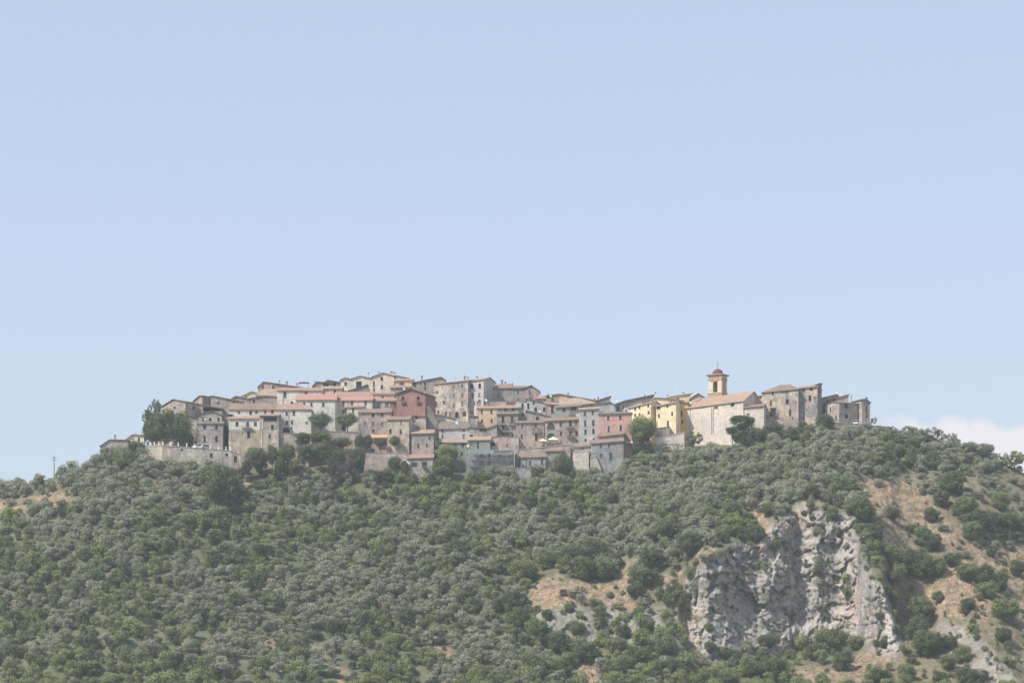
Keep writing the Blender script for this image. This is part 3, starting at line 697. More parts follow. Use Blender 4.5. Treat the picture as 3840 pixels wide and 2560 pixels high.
H("white house with low eave and grey shutters right of the round trees", '3','E',[(162,628),(415,620)],930,17,0,6,PW,T3,20,win="277,666,28,60,y 172,650,20,34,y")
H("big brick red gabled house with two balconied windows", '3','G',[(885,434),(1097,362),(1288,432)],800,15,-20,9,RD,T1,win="975,497,38,58,d 1188,495,38,56,dA",bal="942,1008,556,538,p 1155,1218,556,538,p",ov=.7,name='red_house',ant="1098,330,355")
H("grey rough stone bastion wall right under the red house", '3','G',[(1262,560),(1335,585),(1400,700),(1458,800)],990,12,0,3,SD,T4,name='stone_bastion',cat='bastion',flat=False)
H("peach lower house with a small shaded window under the red house", '3','G',[(1105,742),(1295,752)],960,10,0,5,SP,T1,win="1165,760,34,40,d")
H("tan stone house with brown tiled roof above the orange awning", '3','E',[(350,698),(808,690)],1270,8,0,8,SP,T1,44,win="555,730,34,48,d 680,727,32,46,d 557,947,34,42,b 445,850,40,60,n 555,855,34,60,n 685,855,34,60,n 560,1225,38,50,b")
H("tan stone house with two tall windows right of the orange awning", '3','E',[(755,795),(1060,792)],1270,5,-14,6,ST,T1,38,win="800,962,34,66,d 945,962,32,62,b 950,840,18,42,b")
H("stone house with pale flat-pitched roof and clothes line above the lowest shuttered house", '3','E',[(1095,990),(1405,982)],1310,3,0,7,SG,T5,42,win="1348,1055,28,42,b 1190,1158,28,55,b 1310,1152,22,46,b")
H("lowest stone house with two open green shuttered windows and a large white dish", '3','E',[(1033,1335),(1397,1326)],1600,-1,0,7,SG,T3,44,win="1132,1420,44,58,go 1275,1415,36,62,do",dish="1025,1412,.85,1",bal="1245,1310,1462,1448,p")
# --- centre
H("grey skyline house with roof rising to the right beside the red house", '4','G',[(188,217),(400,172),(612,136),(662,170)],760,36,0,8,SG,T3,win="215,240,28,66,d 368,230,25,52,d 370,300,22,45,d 305,225,18,30,d 458,490,38,42,dA 462,562,40,46,b",ch="322,110,190,32",ant="585,95,150")
H("largest stone building, with a row of dark arches at street level", '4','E',[(497,240),(998,185)],800,30,-25,13,SM,T5,20,win="548,352,28,42,y 787,276,20,44,n 912,258,22,40,d 793,408,26,50,n 916,396,30,56,y 533,528,30,76,g 650,504,28,48,b 793,545,28,62,n 917,522,32,66,n 562,644,28,46,d 678,672,26,72,b 743,678,36,80,nA 835,684,54,90,dA 945,668,56,76,bA",ch="950,112,190,24 995,122,180,22",ant="812,100,190",name='palazzo',cat='palazzo')
H("grey palazzo wing with two arched upper windows at the right of the largest stone building", '4','E',[(1000,192),(1228,168)],800,27,-25,9,PM,T5,26,win="1058,263,40,70,dA+ 1172,256,42,76,dA+ 1062,400,28,60,n 1165,396,30,60,n 1168,468,30,20,d 1095,516,24,46,n 1053,655,34,26,b",ch="1130,118,160,30",pipe="1008,210,690")
H("wide grey stone house on the skyline with three chimneys", '4','E',[(1243,297),(1645,292)],560,31,0,10,SG,T1,52,(.22,0),win="1345,365,28,46,y 1510,332,14,30,n 1508,450,14,30,n",ch="1500,172,240,36 1550,198,240,28 1657,215,250,18",ant="1310,70,200")
H("greenish grey house left of the pink skyline gable", '4','E',[(1645,296),(1852,292)],560,30,0,8,GG,T1,26,win="1735,348,24,56,g 1740,466,20,40,n")
H("pinkish gabled house on the skyline with one dark window", '5','G',[(72,290),(165,257),(285,338)],480,28,0,8,SP,T1,win="142,347,20,56,d",bal="130,175,425,395")
H("low windowless grey wall house behind the peach house", '4','G',[(1128,492),(1590,480)],620,25,0,4,SG,T4,win="1230,515,28,26,d",dish="1257,470,.6",flat=True)
H("small terracotta rooftop box above the peach house", '4','G',[(1585,502),(1708,500)],600,23,0,4,SP,T3,name='rooftop_room',cat='room')
H("peach house with four windows and white edging in the middle of the village", '4','E',[(1138,592),(1420,588)],900,18,0,8,PE,T2,26,win="1202,642,26,58,y 1343,640,28,60,y 1207,775,28,44,b 1348,770,28,50,b",dish="1411,655,.45 1128,835,.5",pipe="1142,610,820,w")
H("brown house under the eaves right of the peach house", '4','E',[(1420,588),(1745,584)],720,17.5,0,7,SG,T2,26,win="1555,612,45,34,d 1665,607,40,34,d")
H("tall grey house with stacked balconies and hanging plants in the village centre", '4','E',[(1422,680),(1735,672)],1230,13,0,8,SG,T4,20,win="1513,752,34,92,d 1648,752,34,92,b 1517,870,34,56,b 1520,990,30,76,n 1660,1000,28,70,n 1575,1132,24,50,b",bal="1462,1562,826,792 1600,1705,832,798,p 1470,1640,935,900,p")
H("small reddish earth coloured house behind the white house with the mossy roof", '4','G',[(1038,705),(1135,712)],900,13,0,4,SP,T1)
H("low cream wall house under the arches of the largest stone building", '4','G',[(532,692),(640,702),(795,738)],800,16,0,5,PC,T5)
H("white house under a big grey mossy tile roof", '4','E',[(570,888),(1040,884)],1110,9,0,8,PM,T4,96,(0,.08),win="622,922,30,44,y 625,1006,26,58,y 937,906,34,38,y 935,1002,28,60,n",dish="825,800,.6",ch="845,728,760,12")
H("drab house with a dark roof terrace right of the white mossy-roofed house", '4','G',[(1018,870),(1290,888),(1425,832)],1230,8,0,6,SG,T4,win="1220,910,110,34,d 1050,1000,40,50,d")
H("greenish house with tiled roof behind the pale green bush", '4','E',[(548,1088),(985,1092)],1360,5,0,6,GG,T5,40,win="808,1136,30,56,y 922,1132,34,58,b 905,1256,34,50,d",dish="992,1145,.5")
H("green plastered house with tiled roof directly above the scaffolding", '4','E',[(995,1058),(1325,1050)],1290,3.5,0,6,GG,T5,42,win="1145,1132,34,90,g 1045,1110,30,50,n",dish="992,1140,.5")
H("pinkish grey house with an arched dark doorway above the scaffolding", '4','G',[(1325,1020),(1500,1000),(1745,1010)],1280,6,0,5,SP,T4,win="1360,1112,66,66,dA 1575,1130,20,46,b",flat=True)
H("grey building wrapped in scaffolding at the lower edge of the village", '4','G',[(975,1245),(1660,1215)],1520,-1,0,8,SB,T4,win="1195,1290,40,45,d 1317,1282,28,45,d 1195,1387,45,50,d 1317,1387,30,50,d 1480,1290,30,40,n",flat=True)
H("pale grey flat-fronted house with stacked dark windows right of the balconied house", '5','G',[(-62,482),(112,502)],820,20,0,6,PG,T4,win="37,562,32,90,d 37,685,32,50,d",flat=True)
H("grey house with a roof sloping to the right and two square windows", '5','G',[(103,452),(300,492),(455,545)],760,18,0,7,PG,T3,win="230,607,38,60,d 360,602,42,62,d 122,555,30,76,d 200,512,28,38,b",dish="283,630,.55")
H("low grey wall house with a single square window below the sloping roof house", '5','G',[(100,628),(442,714)],840,15,0,5,SG,T4,win="257,737,45,50,d")
H("tiny house with pink tiled eave below the pink skyline gable", '5','E',[(250,446),(370,446)],500,24,0,5,SP,T2,20)
H("pinkish house with one tall dark opening and tiled roof", '5','E',[(375,524),(572,545)],760,17,0,7,SP,T3,28,win="475,605,38,110,d")
H("stone house with the broadest gable on the right centre skyline", '5','G',[(275,428),(575,380),(1120,478)],600,34,0,9,ST,T5,win="470,470,20,30,n",ch="410,373,425,18 708,362,400,28",dish="445,405,.6 430,390,.35")
H("house under a broad hipped tile roof filling the dip of the right centre skyline", '5','E',[(590,560),(1125,512)],640,27,0,12,SG,T5,95,(0,.5),ch="1097,445,500,28 985,478,520,24")
H("red brick house with a steep lean-to roof rising to the right", '5','G',[(1120,482),(1325,418)],560,25,0,6,SP,T1,ch="1150,425,470,26",ant="1280,330,420")
H("long greyish house with dark balcony glazing and red shuttered window", '5','E',[(522,582),(900,556)],800,14,0,8,GG,T4,30,win="648,612,40,52,b 790,592,80,54,d",dish="835,690,.6",bal="725,825,690,625")
H("grey blue house corner left of and behind the pink house", '5','G',[(895,562),(1330,500),(1405,560)],720,15,0,6,PG,T4,win="1050,545,40,26,b 905,572,40,30,b")
H("tall pale grey house with four storeys of paired windows beside the pink house", '5','E',[(872,612),(1162,596)],1150,7,0,8,PG,T5,22,win="955,668,30,62,y 1068,652,28,56,b 958,812,30,86,y 1078,802,32,86,b 963,936,32,72,d 1080,926,32,76,d 965,1056,28,36,d 1085,1046,32,40,y",split=1020,wm2=PG)
H("pink house with white framed windows", '5','E',[(1155,678),(1645,662)],1080,5,0,7,PP,T4,20,(0,.1),win="1297,730,38,62,y+ 1475,722,38,62,b+ 1303,890,36,92,y+ 1480,877,36,92,b+",name='pink_house')
H("stone house with arched window over arched doorway, behind the cream parasols", '5','E',[(365,778),(902,752)],1160,9,0,8,SP,T1,42,win="455,852,116,96,yA 455,1000,110,100,gA 597,822,32,62,g 603,962,32,60,b 740,815,40,80,b 825,805,28,60,y 740,955,38,68,b 832,957,32,68,b 835,1072,28,28,d",bal="680,800,872,842 690,812,1010,985,p")
H("pinkish stone house with a plant-hung balcony left of the cream parasols", '5','E',[(-62,805),(352,800)],1200,10,0,7,SP,T1,24,win="232,842,34,60,y 25,1002,28,60,d 240,1012,38,108,bA 30,850,20,60,b 150,1165,24,26,d",bal="180,312,945,895,p")
H("grey blue house standing on a battered base at the lower right of the village", '5','E',[(1043,1108),(1520,1072)],1560,-2,0,8,SB,T1,44,win="1187,1147,28,50,y 1310,1142,22,56,y 1195,1282,34,56,y 1332,1297,42,112,g")
H("low grey house with tiled roof between the pink house and the blue grey house", '5','E',[(1155,1005),(1525,965)],1120,2.5,0,5,SG,T1,36)
H("low tan house with two tiny windows above the tan retaining wall", '5','E',[(812,1162),(1045,1142)],1260,1,0,6,SP,T1,28,win="922,1170,28,34,b 1030,1156,18,34,b")
H("low blue grey house with two shuttered windows right of the tall cypress", '5','E',[(-5,1312),(375,1302)],1540,-1,0,7,SB,T1,54,win="147,1395,34,70,y 322,1380,32,74,y")
H("greenish low house half hidden by the round dark tree", '5','E',[(375,1222),(625,1216)],1520,0,0,6,GG,T1,24,win="430,1260,20,30,n")
# --- right
H("dark brown stone house with long roof rising to the right on the skyline", '5','G',[(1362,548),(1540,482),(1962,395)],680,27,0,8,SD,T4,win="1440,585,30,60,b 1560,540,24,30,d",dish="1410,470,.6 1365,625,.6",ch="1835,390,420,22")
H("white house with green shutter left of the yellow houses", '5','G',[(1532,548),(1742,484),(1800,470)],820,20,0,7,PW,T4,win="1687,620,24,66,g 1698,745,32,40,d 1560,625,24,24,b")
H("pale yellow house with ochre side wall partly behind the light green tree", '6','E',[(-175,748),(160,668)],1000,15,-32,6,PY,T5,24,win="-8,730,28,42,b 122,706,28,44,b 127,806,28,44,b -70,755,28,42,b -70,845,28,42,b -6,838,26,40,b",sw="205,740,14,30,n")
H("plain yellow house wall with one tiny window behind the front yellow house", '6','G',[(232,595),(460,612),(640,640)],800,20,0,7,PY,T5,win="458,640,12,18,b",ch="228,510,600,26")
H("long yellow house on the skyline with several chimneys", '6','G',[(395,592),(640,550),(845,524)],720,26,0,7,PY,T5,win="558,602,26,24,b",ch="405,545,590,26 637,508,560,34 555,545,570,18",ant="470,460,570")
H("grey gabled wing with white sloping coping left of the church", '6','G',[(748,600),(850,532),(958,592)],720,19,0,6,SG,T4)
H("bright yellow house with flared base and small windows in the sun", '6','E',[(238,722),(530,662)],1180,10,-20,7,PY,T5,18,win="272,738,50,36,d 403,710,26,38,d 278,856,30,50,y 472,822,26,54,b 410,972,28,88,b")
H("ochre recessed house between the bright yellow house and the church", '6','G',[(512,690),(600,672),(712,668)],1180,12.5,0,4,PO,T4,win="602,826,48,88,b 621,942,26,54,b")
H("large pale stone church with long tiled roof and two drainpipes", '6','E',[(652,750),(1518,640)],1340,13,-31,15,CH,T5,135,(0,0),win="1120,736,58,26,d 1358,690,50,48,d",pipe="738,765,1110 1052,740,1130 1076,740,1130",split=1138,wm2=CH,name='church',cat='church')
H("low apse wing of the church with its own tiled roof", '6','E',[(1535,742),(1822,712)],1110,.3,-10,9,CH,T1,30,win="1590,832,46,16,b",name='church_wing',cat='church wing')
H("pink plastered block rising behind the apse wing of the church", '6','G',[(1618,592),(1786,566)],760,10,0,6,SP,T5)
H("left half of the high fortress house with hipped tile roof", '7','E',[(70,358),(602,306)],960,8,-14,12,SM,T1,80,(.42,.30),win="228,370,32,44,d 437,342,46,46,d 440,490,40,74,d 567,490,16,26,d 200,512,24,70,d 230,640,84,116,d 483,650,34,100,b 520,728,18,26,d 232,802,46,30,d",bal="185,300,700,640,p",name='fortress_house',ant="305,170,300")
H("right half of the high fortress house with a sloping tower-like corner", '7','E',[(603,302),(882,274)],960,7.2,-14,10,SM,T3,26,win="675,320,40,46,g 790,304,50,44,d 773,442,36,84,d 728,598,12,16,d 845,435,16,40,b",name='fortress_house')
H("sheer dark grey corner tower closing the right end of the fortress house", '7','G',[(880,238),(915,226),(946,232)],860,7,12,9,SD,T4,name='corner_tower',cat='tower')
H("brownish house right behind the corner tower", '7','G',[(950,440),(1165,388),(1186,402)],700,16,0,8,SG,T3,dish="1155,350,.5",bal="972,1030,635,600")
H("beige house with lean-to roof rising to the right, second from the right end", '7','G',[(1048,470),(1340,392)],560,12,0,6,SP,T1,win="1105,462,70,22,d",ant="1290,338,400")
H("house with sunlit ochre side wall and grey front behind the white pickup", '7','E',[(1202,512),(1560,532)],860,3,32,7,SG,T4,14,win="1305,556,40,58,d 1490,570,26,64,b 1310,705,44,60,b 1495,712,38,64,y",sw="1075,605,20,70,b 1157,722,24,60,dA",ch="1378,400,500,12")
H("rightmost grey house with rounded gable and tall dark windows", '7','G',[(1538,462),(1592,458),(1655,506)],860,5,20,7,SG,T4,win="1607,612,26,104,b 1610,702,34,30,b",ch="1605,425,480,28")
# ------------------------------------------------------------------ retaining walls
def rwall(label, R, prof, base, dy, dep, wm, yaw=0, win='', name='retaining_wall'):
    r = house(label, R, 'G', prof, base, dy, yaw, dep, wm, M_wst if False else wm, win=win, name=name, cat='retaining wall', group='walls that hold up the terraces', flat=True)
    return r
TW2 = wall_mat((.48,.42,.34), (.38,.34,.29))
rwall("long grey stone terrace wall topped with white posts at the left of the village", '1', [(975,1140),(1200,1152),(1600,1183),(1960,1214),(2008,1220)], 1480, 0, 13, TW2, 6, "1265,1195,38,22,d 1695,1278,40,60,d 1922,1270,42,40,d", 'terrace_wall')
rwall("short sunlit end of the terrace wall, facing left", '1', [(700,1150),(975,1140)], 1420, 3.6, 13, TW2, -24, "", 'terrace_wall')
rwall("low dark stone stretch with a doorway at the right end of the terrace wall", '2', [(286,1225),(380,1262),(470,1330)], 1480, 1.0, 4, SP, 0, "324,1335,46,90,d")
rwall("rubble wall under the two tall round plane trees", '3', [(-85,955),(370,972)], 1240, 4, 9, SP)
rwall("pinkish rubble wall below the two small lollipop trees", '3', [(430,1262),(700,1262),(1000,1262),(1040,1290)], 1600, 0, 6, SP, 0, "458,1515,18,30,d")
rwall("long low tan wall carrying the terrace with the cream parasols", '5', [(-15,1197),(400,1158),(742,1128)], 1340, 3, 7, SP)
rwall("tall tan stone wall between the round dark tree and the blue grey house", '5', [(780,1235),(1012,1212)], 1540, -1.5, 4, CH)
rwall("sloping tan buttress wall at the foot of the blue grey house", '5', [(1035,1330),(1110,1290),(1190,1480)], 1620, -3, 1.2, TW2)
rwall("cream stone wall running down from the church behind the hedge", '6', [(212,1185),(440,1150),(652,1098)], 1330, 2, 4, CH)
rwall("small purple grey wall at the foot of the bright yellow house", '6', [(222,1045),(442,1018)], 1230, 6, 3, SD)
rwall("grey road wall under the white pickup at the right end of the village", '7', [(1105,795),(1400,838),(1700,848),(1985,868)], 900, -.5, 7, SG, 6)
rwall("narrow ledge wall along the base of the scaffolded building", '4', [(1240,1470),(1960,1466)], 1560, -4, 2, SB)
rwall("garden wall with a pink lower face between the trees", '2', [(960,958),(1260,965),(1400,972)], 1160, 6, 3.6, SP)

# ------------------------------------------------------------------ guard posts on the terrace wall and by the road
def post_line(R, pts, h, dy, yaw, label, group, tgt):
    for i, (x, y) in enumerate(pts):
        p = W(*rp(R, x, y), Y0 + dy + .55 + (p0x(R, x) if yaw else 0)); m = MB()
        m.box(-.17, .17, -.17, .17, -.3, h); m.box(-.23, .23, -.23, .23, h, h+.1)
        o = m.build('guard_post', M_wst); o.location = p; tag(o, label, 'post', group)
def p0x(R, x):
    px, _ = rp(R, x, 0); X0 = (rp('1', 975, 0)[0]-1920)/F*Y0; return max(0.0, ((px-1920)/F*Y0 - X0) * math.tan(math.radians(6)))
PW_ = [(735,1142),(795,1140),(855,1138),(925,1137),(985,1138),(1098,1144),(1208,1150),(1333,1160),(1448,1170),(1560,1180),(1680,1190),(1800,1200),(1910,1210),(1975,1214)]
for i, (x, y) in enumerate(PW_):
    dyy = 3.6 + 1.0 - max(0, (x-700))/3.92*.085*math.tan(math.radians(24)) if x < 980 else .45 + (x-975)/3.92*.085*math.tan(math.radians(6))
    p = W(*rp('1', x, y+4), Y0 + dyy); m = MB(); m.box(-.15, .15, -.15, .15, -.3, 1.25); m.box(-.2, .2, -.2, .2, 1.25, 1.36)
    o = m.build('guard_post', M_wst); o.location = p; tag(o, "square white post standing on the long terrace wall at the left of the village", 'post', 'white posts along the terrace wall')
for x, y in ((1605,846),(1700,850),(1780,855),(1870,862),(1958,868)):
    p = W(*rp('7', x, y), Y0 - .5 + .5 + (x-1105)/3.92*.085*math.tan(math.radians(6))); m = MB(); m.box(-.17, .17, -.17, .17, -.4, .95); m.box(-.22, .22, -.22, .22, .95, 1.05)
    o = m.build('guard_post', M_wst); o.location = p; tag(o, "white post on the road wall right of the white pickup", 'post', 'white posts along the road at the right end')

# ------------------------------------------------------------------ bell tower
def bell_tower():
    R = '6'; yaw = math.radians(-32); Yc = Y0 + 17
    xl, xc, xr = 1010, 1190, 1275
    m = .085/3.92*(Yc/Y0)
    Wf = (xc-xl)*m/math.cos(yaw); Dp = (xr-xc)*m/math.sin(-yaw)
    s = min(Wf, Dp) if False else Wf
    O = W(*rp(R, xl, 600), Yc); zb = ground_z(O.x, O.y) - .5; O.z = 0
    e = Vector((math.cos(yaw), math.sin(yaw), 0)); bk = Vector((-math.sin(yaw), math.cos(yaw), 0))
    Z = lambda y: (HY - rp(R, 0, y)[1])/F*(Yc-1.5) - zb
    root = empty('bell_tower', (O.x, O.y, zb), yaw); tag(root, "cream bell tower with arched openings and a dark red dome behind the church roof", 'bell tower', None)
    D = Dp
    TF = lambda u,d,z: (u,d,z); TR = lambda u,d,z: (Wf-d,u,z); TL = lambda u,d,z: (d,D-u,z); TB = lambda u,d,z: (Wf-u,D-d,z)
    zt = Z(285); mb = MB(); z_open0, z_open1 = Z(512), Z(340)
    for T, wd in ((TF,Wf),(TR,D),(TL,D),(TB,Wf)):
        c = wd*.5; hw = wd*.185
        wall_poly(mb, [(0,0),(wd,0),(wd,zt),(0,zt)], [arch(c-hw, c+hw, z_open0, z_open1)], T, .9)
    for zz_, k in ((z_open0-.05, 0), (zt-.02, 0)): mb.poly([(.05,.05,zz_),(Wf-.05,.05,zz_),(Wf-.05,D-.05,zz_),(.05,D-.05,zz_)])
    mb.build('wall', PC2, root)
    for T, wd in ((TF,Wf),(TR,D)):
        for a in (0, wd-wd*.17): pil = MB(); pil.box(a+.003, a+wd*.17-.003, -.14, -.003, Z(520), Z(330), 0, T); pil.build('pilaster', PC2, root)
    def band(y0, y1, o, mt, nm):
        b = MB(); b.box(-o, Wf+o, -o, D+o, Z(y0), Z(y1)); b.build(nm, mt, root)
    band(575, 522, .22, TWB, 'plinth'); band(522, 512, .38, PC2, 'cornice')
    band(345, 300, .16, TWB, 'frieze'); band(298, 270, .1, PC2, 'frieze')
    band(268, 258, .5, TWB, 'cornice'); band(257, 248, .75, TWB, 'cornice')
    r = MB(); z0, z1 = Z(247.5), Z(232); c = (Wf/2, D/2); E = [(-.7,-.7),(Wf+.7,-.7),(Wf+.7,D+.7),(-.7,D+.7)]; I = [(c[0]+(x-c[0])*.5, c[1]+(y-c[1])*.5) for x, y in E]
    for i in range(4):
        j = (i+1) % 4; r.poly([(*E[i],z0),(*E[j],z0),(*I[j],z1),(*I[i],z1)])
    r.poly([(*p, z1) for p in I]); r.build('roof', T1, root)
    d = MB(); rad = 78*m; h0, h1 = Z(240), Z(155)
    d.lathe(c[0], c[1], [(rad*1.02,h0),(rad*1.02,h0+.25)] + [(rad*math.cos(t), h0+.25+(h1-h0-.25)*math.sin(t)) for t in [math.pi/2*i/9 for i in range(9)]] + [(.12,h1),(.05,h1+.02)], 20)
    dm = d.build('dome', DOME, root)
    f = MB(); f.tube((c[0],c[1],h1-.1),(c[0],c[1],Z(50)),.05); 
    f.lathe(c[0],c[1],[(.02,Z(132)-.0),(.2,Z(127)),(.02,Z(121))],8); f.lathe(c[0],c[1],[(.02,Z(108)),(.15,Z(103)),(.02,Z(98))],8)
    f.tube((c[0]-.35,c[1],Z(75)),(c[0]+.35,c[1],Z(75)),.04); f.build('finial', M_rail, dm)
    b = MB(); b.lathe(c[0], c[1], [(.62,z_open0+1.1),(.5,z_open0+1.3),(.36,z_open0+1.9),(.2,z_open0+2.2),(.02,z_open0+2.25)], 12); b.tube((c[0]-Wf/2+.2,c[1],z_open0+2.3),(c[0]+Wf/2-.2,c[1],z_open0+2.3),.08)
    b.build('bell', M_rail, root)
PC2 = wall_mat((.66,.56,.40), (.55,.46,.34), .12); TWB = wall_mat((.40,.26,.19), (.34,.23,.18), .2)
DOME = roof_mat("dark red dome tiles", (.20,.095,.085), (.16,.085,.08), (.12,.075,.07))
bell_tower()
# white coping strips of the grey gabled wing by the church
def coping(pts, dy, label):
    m = MB()
    P = [W(*rp('6', *p), Y0 + dy) for p in pts]
    O = P[0].copy(); q = [p - O for p in P]
    for a, b in zip(q, q[1:]):
        m.poly([a, b, b+Vector((0,.0,.55)), a+Vector((0,0,.55))]); m.poly([a+Vector((0,0,.55)), b+Vector((0,0,.55)), b+Vector((0,.6,.55)), a+Vector((0,.6,.55))])
        m.poly([a+Vector((0,.6,0)), b+Vector((0,.6,0)), b+Vector((0,.6,.55)), a+Vector((0,.6,.55))]); m.poly([a, b, b+Vector((0,.6,0)), a+Vector((0,.6,0))])
    o = m.build('wall_coping', M_wst); o.location = O; tag(o, label, 'coping', 'white copings beside the church')
coping([(745,575),(845,526)], 15.2, "upper white sloping coping on the grey gabled wing left of the church")
coping([(636,730),(752,665)], 13.6, "lower white sloping coping at the left end of the church roof")

# ------------------------------------------------------------------ parasols, awnings, pergola, cars, poles, scaffolding
M_cream = plain("cream canvas", (.80,.72,.58), .8, .05); M_or = plain("orange canvas", (.54,.29,.19), .8, .08); M_net = plain("green scaffold net", (.22,.33,.30), .8, .25)
def parasol(label, cx, top, low, half, dy):
    p = W(*rp('5', cx, 1110), Y0 + dy); z = lambda y: (HY - rp('5', 0, y)[1])/F*(Y0+dy) - p.z; hw = half*.085/3.92
    root = empty('parasol', p); tag(root, label, 'parasol', 'cream parasols on the restaurant terrace')
    c = MB(); zt, zl = z(top), z(low)
    for i in range(4):
        a = math.pi/4 + i*math.pi/2; b = a + math.pi/2; r = hw*1.25
        A = (r*math.cos(a), r*math.sin(a), zl); B = (r*math.cos(b), r*math.sin(b), zl)
        Mid = ((A[0]+B[0])/2*.97, (A[1]+B[1])/2*.97, zl+.05); c.poly([A, Mid, (0,0,zt)]); c.poly([Mid, B, (0,0,zt)])
        c.poly([(A[0],A[1],zl-.28), (B[0],B[1],zl-.28), B, Mid, A], 1)
    c.build('canopy', [M_cream, plain("orange-lit valance", (.72,.50,.30), .8, .05)], root)  # orange light under the canopy is put into the valance colour
    m = MB(); m.tube((0,0,-.6),(0,0,zt),.05); m.build('pole', M_met, root)
    b = MB(); b.box(-.4,.4,-.4,.4,-.75,-.55); b.build('base', M_met, root)
parasol("left, smaller looking cream parasol on the restaurant terrace", 335, 1038, 1070, 66, 6.5)
parasol("right, bigger cream parasol in front of the arched doorway", 487, 1006, 1052, 88, 5.2)
def awning(R, x0, x1, yt, yb, dy, mat, label, back):
    a = W(*rp(R, x0, yt), Y0+dy+back); b = W(*rp(R, x1, yb), Y0+dy); m = MB(); w_ = b.x-a.x; h = a.z-b.z
    m.poly([(0,-back,-h),(w_,-back,-h),(w_,0,0),(0,0,0)]); m.poly([(0,-back,-h-.25),(w_,-back,-h-.25),(w_,-back,-h),(0,-back,-h)]); m.poly([(0,0,-.05),(0,-back,-h-.05),(0,-back,-h)]); m.poly([(w_,0,-.05),(w_,-back,-h),(w_,-back,-h-.05)])
    root = empty('awning', a); tag(root, label, 'awning'); m.build('canvas', mat, root)
    f = MB(); f.tube((.1,-back+.05,-h-.2),(.1,-.02,-h-.9),.03); f.tube((w_-.1,-back+.05,-h-.2),(w_-.1,-.02,-h-.9),.03); f.build('bracket', M_met, root)
awning('3', 528, 752, 1005, 1040, 6.2, M_or, "bright orange awning on the tan stone house", 1.8)
awning('5', 1553, 1655, 1070, 1092, 4, M_white, "small white awning beside the pink house and the light green tree", 1.4)
def pergola():
    p = W(*rp('2', 1265, 265), Y0+44); w_ = 130*.0217*1.05; root = empty('pergola', p); tag(root, "small dark canopy on thin posts on the left skyline roofs", 'pergola')
    m = MB(); m.box(-.3, w_+.3, -1.4, 1.4, 1.05, 1.14); m.poly([(-.3,-1.4,1.14),(w_+.3,-1.4,1.14),(w_/2,0,1.5)]); m.poly([(w_+.3,1.4,1.14),(-.3,1.4,1.14),(w_/2,0,1.5)]); m.poly([(-.3,1.4,1.14),(-.3,-1.4,1.14),(w_/2,0,1.5)]); m.poly([(w_+.3,-1.4,1.14),(w_+.3,1.4,1.14),(w_/2,0,1.5)])
    m.build('canopy', plain("dark canopy", (.16,.13,.12)), root)
    for x in (0, w_):
        for y in (-1.2, 1.2): q = MB(); q.tube((x,y,-3.2),(x,y,1.06),.05); q.build('post', M_met, root)
pergola()
M_glass = plain("car glass", (.03,.04,.05), .15); M_tyre = plain("tyre", (.03,.03,.03), .9); M_lamp = plain("headlamp", (.7,.7,.7), .2)
def vehicle(label, p, rz, paint, prof, cab, wd=1.7, cat='car', name='parked_car', group='cars parked on the terrace'):
    root = empty(name, p, rz); tag(root, label, cat, group)
    m = MB(); h = wd/2
    def shell(pf, w0, w1, mm):
        n = len(pf); zs = [z for _, z in pf]; zl, zh = min(zs), max(zs)
        wv = lambda z: w0 + (w1-w0)*((z-zl)/(zh-zl))**2
        for i in range(n):
            a, b = pf[i], pf[(i+1) % n]; m_ = mm
            m_.poly([(a[0],-wv(a[1]),a[1]),(a[0],wv(a[1]),a[1]),(b[0],wv(b[1]),b[1]),(b[0],-wv(b[1]),b[1])])
        m_.poly([(x,-wv(z),z) for x, z in pf]); m_.poly([(x,wv(z),z) for x, z in reversed(pf)])
    shell(prof, h, h*.93, m); body = m.build('body', paint, root)
    c = MB(); shell(cab, h*.9, h*.72, c); c.build('windows', M_glass, body)
    r = MB(); x0, x1 = cab[-2][0], cab[-1][0]
    zt = max(z for _, z in cab); xa = [x for x, z in cab if z > zt-.05]; r.box(min(xa)-.05, max(xa)+.05, -h*.76, h*.76, zt, zt+.06); r.build('roof', paint, body)
    xs_ = (min(x for x, _ in prof)+.75, max(x for x, _ in prof)-.75)
    for x in xs_:
        for y in (-h+.02, h-.2): q = MB(); q.tube((x,y,.31),(x,y+.18,.31),.32,seg=14); q.tube((x,y-.01,.31),(x,y+.19,.31),.17,seg=10,m=1); q.build('wheel', [M_tyre, M_met], root)
    for y in (-h*.7, h*.7): q = MB(); q.box(min(x for x,_ in prof)-.02, min(x for x,_ in prof)+.05, y-.15, y+.15, .6, .75); q.build('headlight', M_lamp, root)
CARP = [(-2,.35),(2,.35),(2.05,.75),(1.9,.95),(-1.1,.95),(-1.95,.78),(-2.05,.6)]; CARC = [(-1.15,.95),(1.75,.95),(1.35,1.42),(-.45,1.42)]
P_silver = plain("silver paint", (.55,.57,.58), .3, .03); P_white = plain("white paint", (.78,.78,.78), .3, .03); P_grey = plain("pale grey paint", (.42,.45,.47), .3, .03)
vehicle("silver car parked behind the terrace wall left of the four window house", W(*rp('1',1492,1188), Y0+3.3), 1.2, P_silver, CARP, CARC)
vehicle("pale grey car parked behind the terrace wall right beside the silver one", W(*rp('1',1592,1192), Y0+3.0), 1.0, P_grey, CARP, CARC)
vehicle("white car parked at the left end of the terrace by the leafy tree", W(*rp('1',712,1148), Y0+6.5), 1.2, P_white, CARP, CARC)
VP = [(-2.2,.35),(2.2,.35),(2.2,.9),(-1.3,.9),(-2.1,.75),(-2.25,.55)]; VC = [(-1.35,.9),(-.05,.9),(-.05,1.6),(-.85,1.6)]
vehicle("small white pickup parked in front of the rightmost house", W(*rp('7',1462,842), Y0+1.6+.5), 1.25, P_white, VP, VC, group=None)
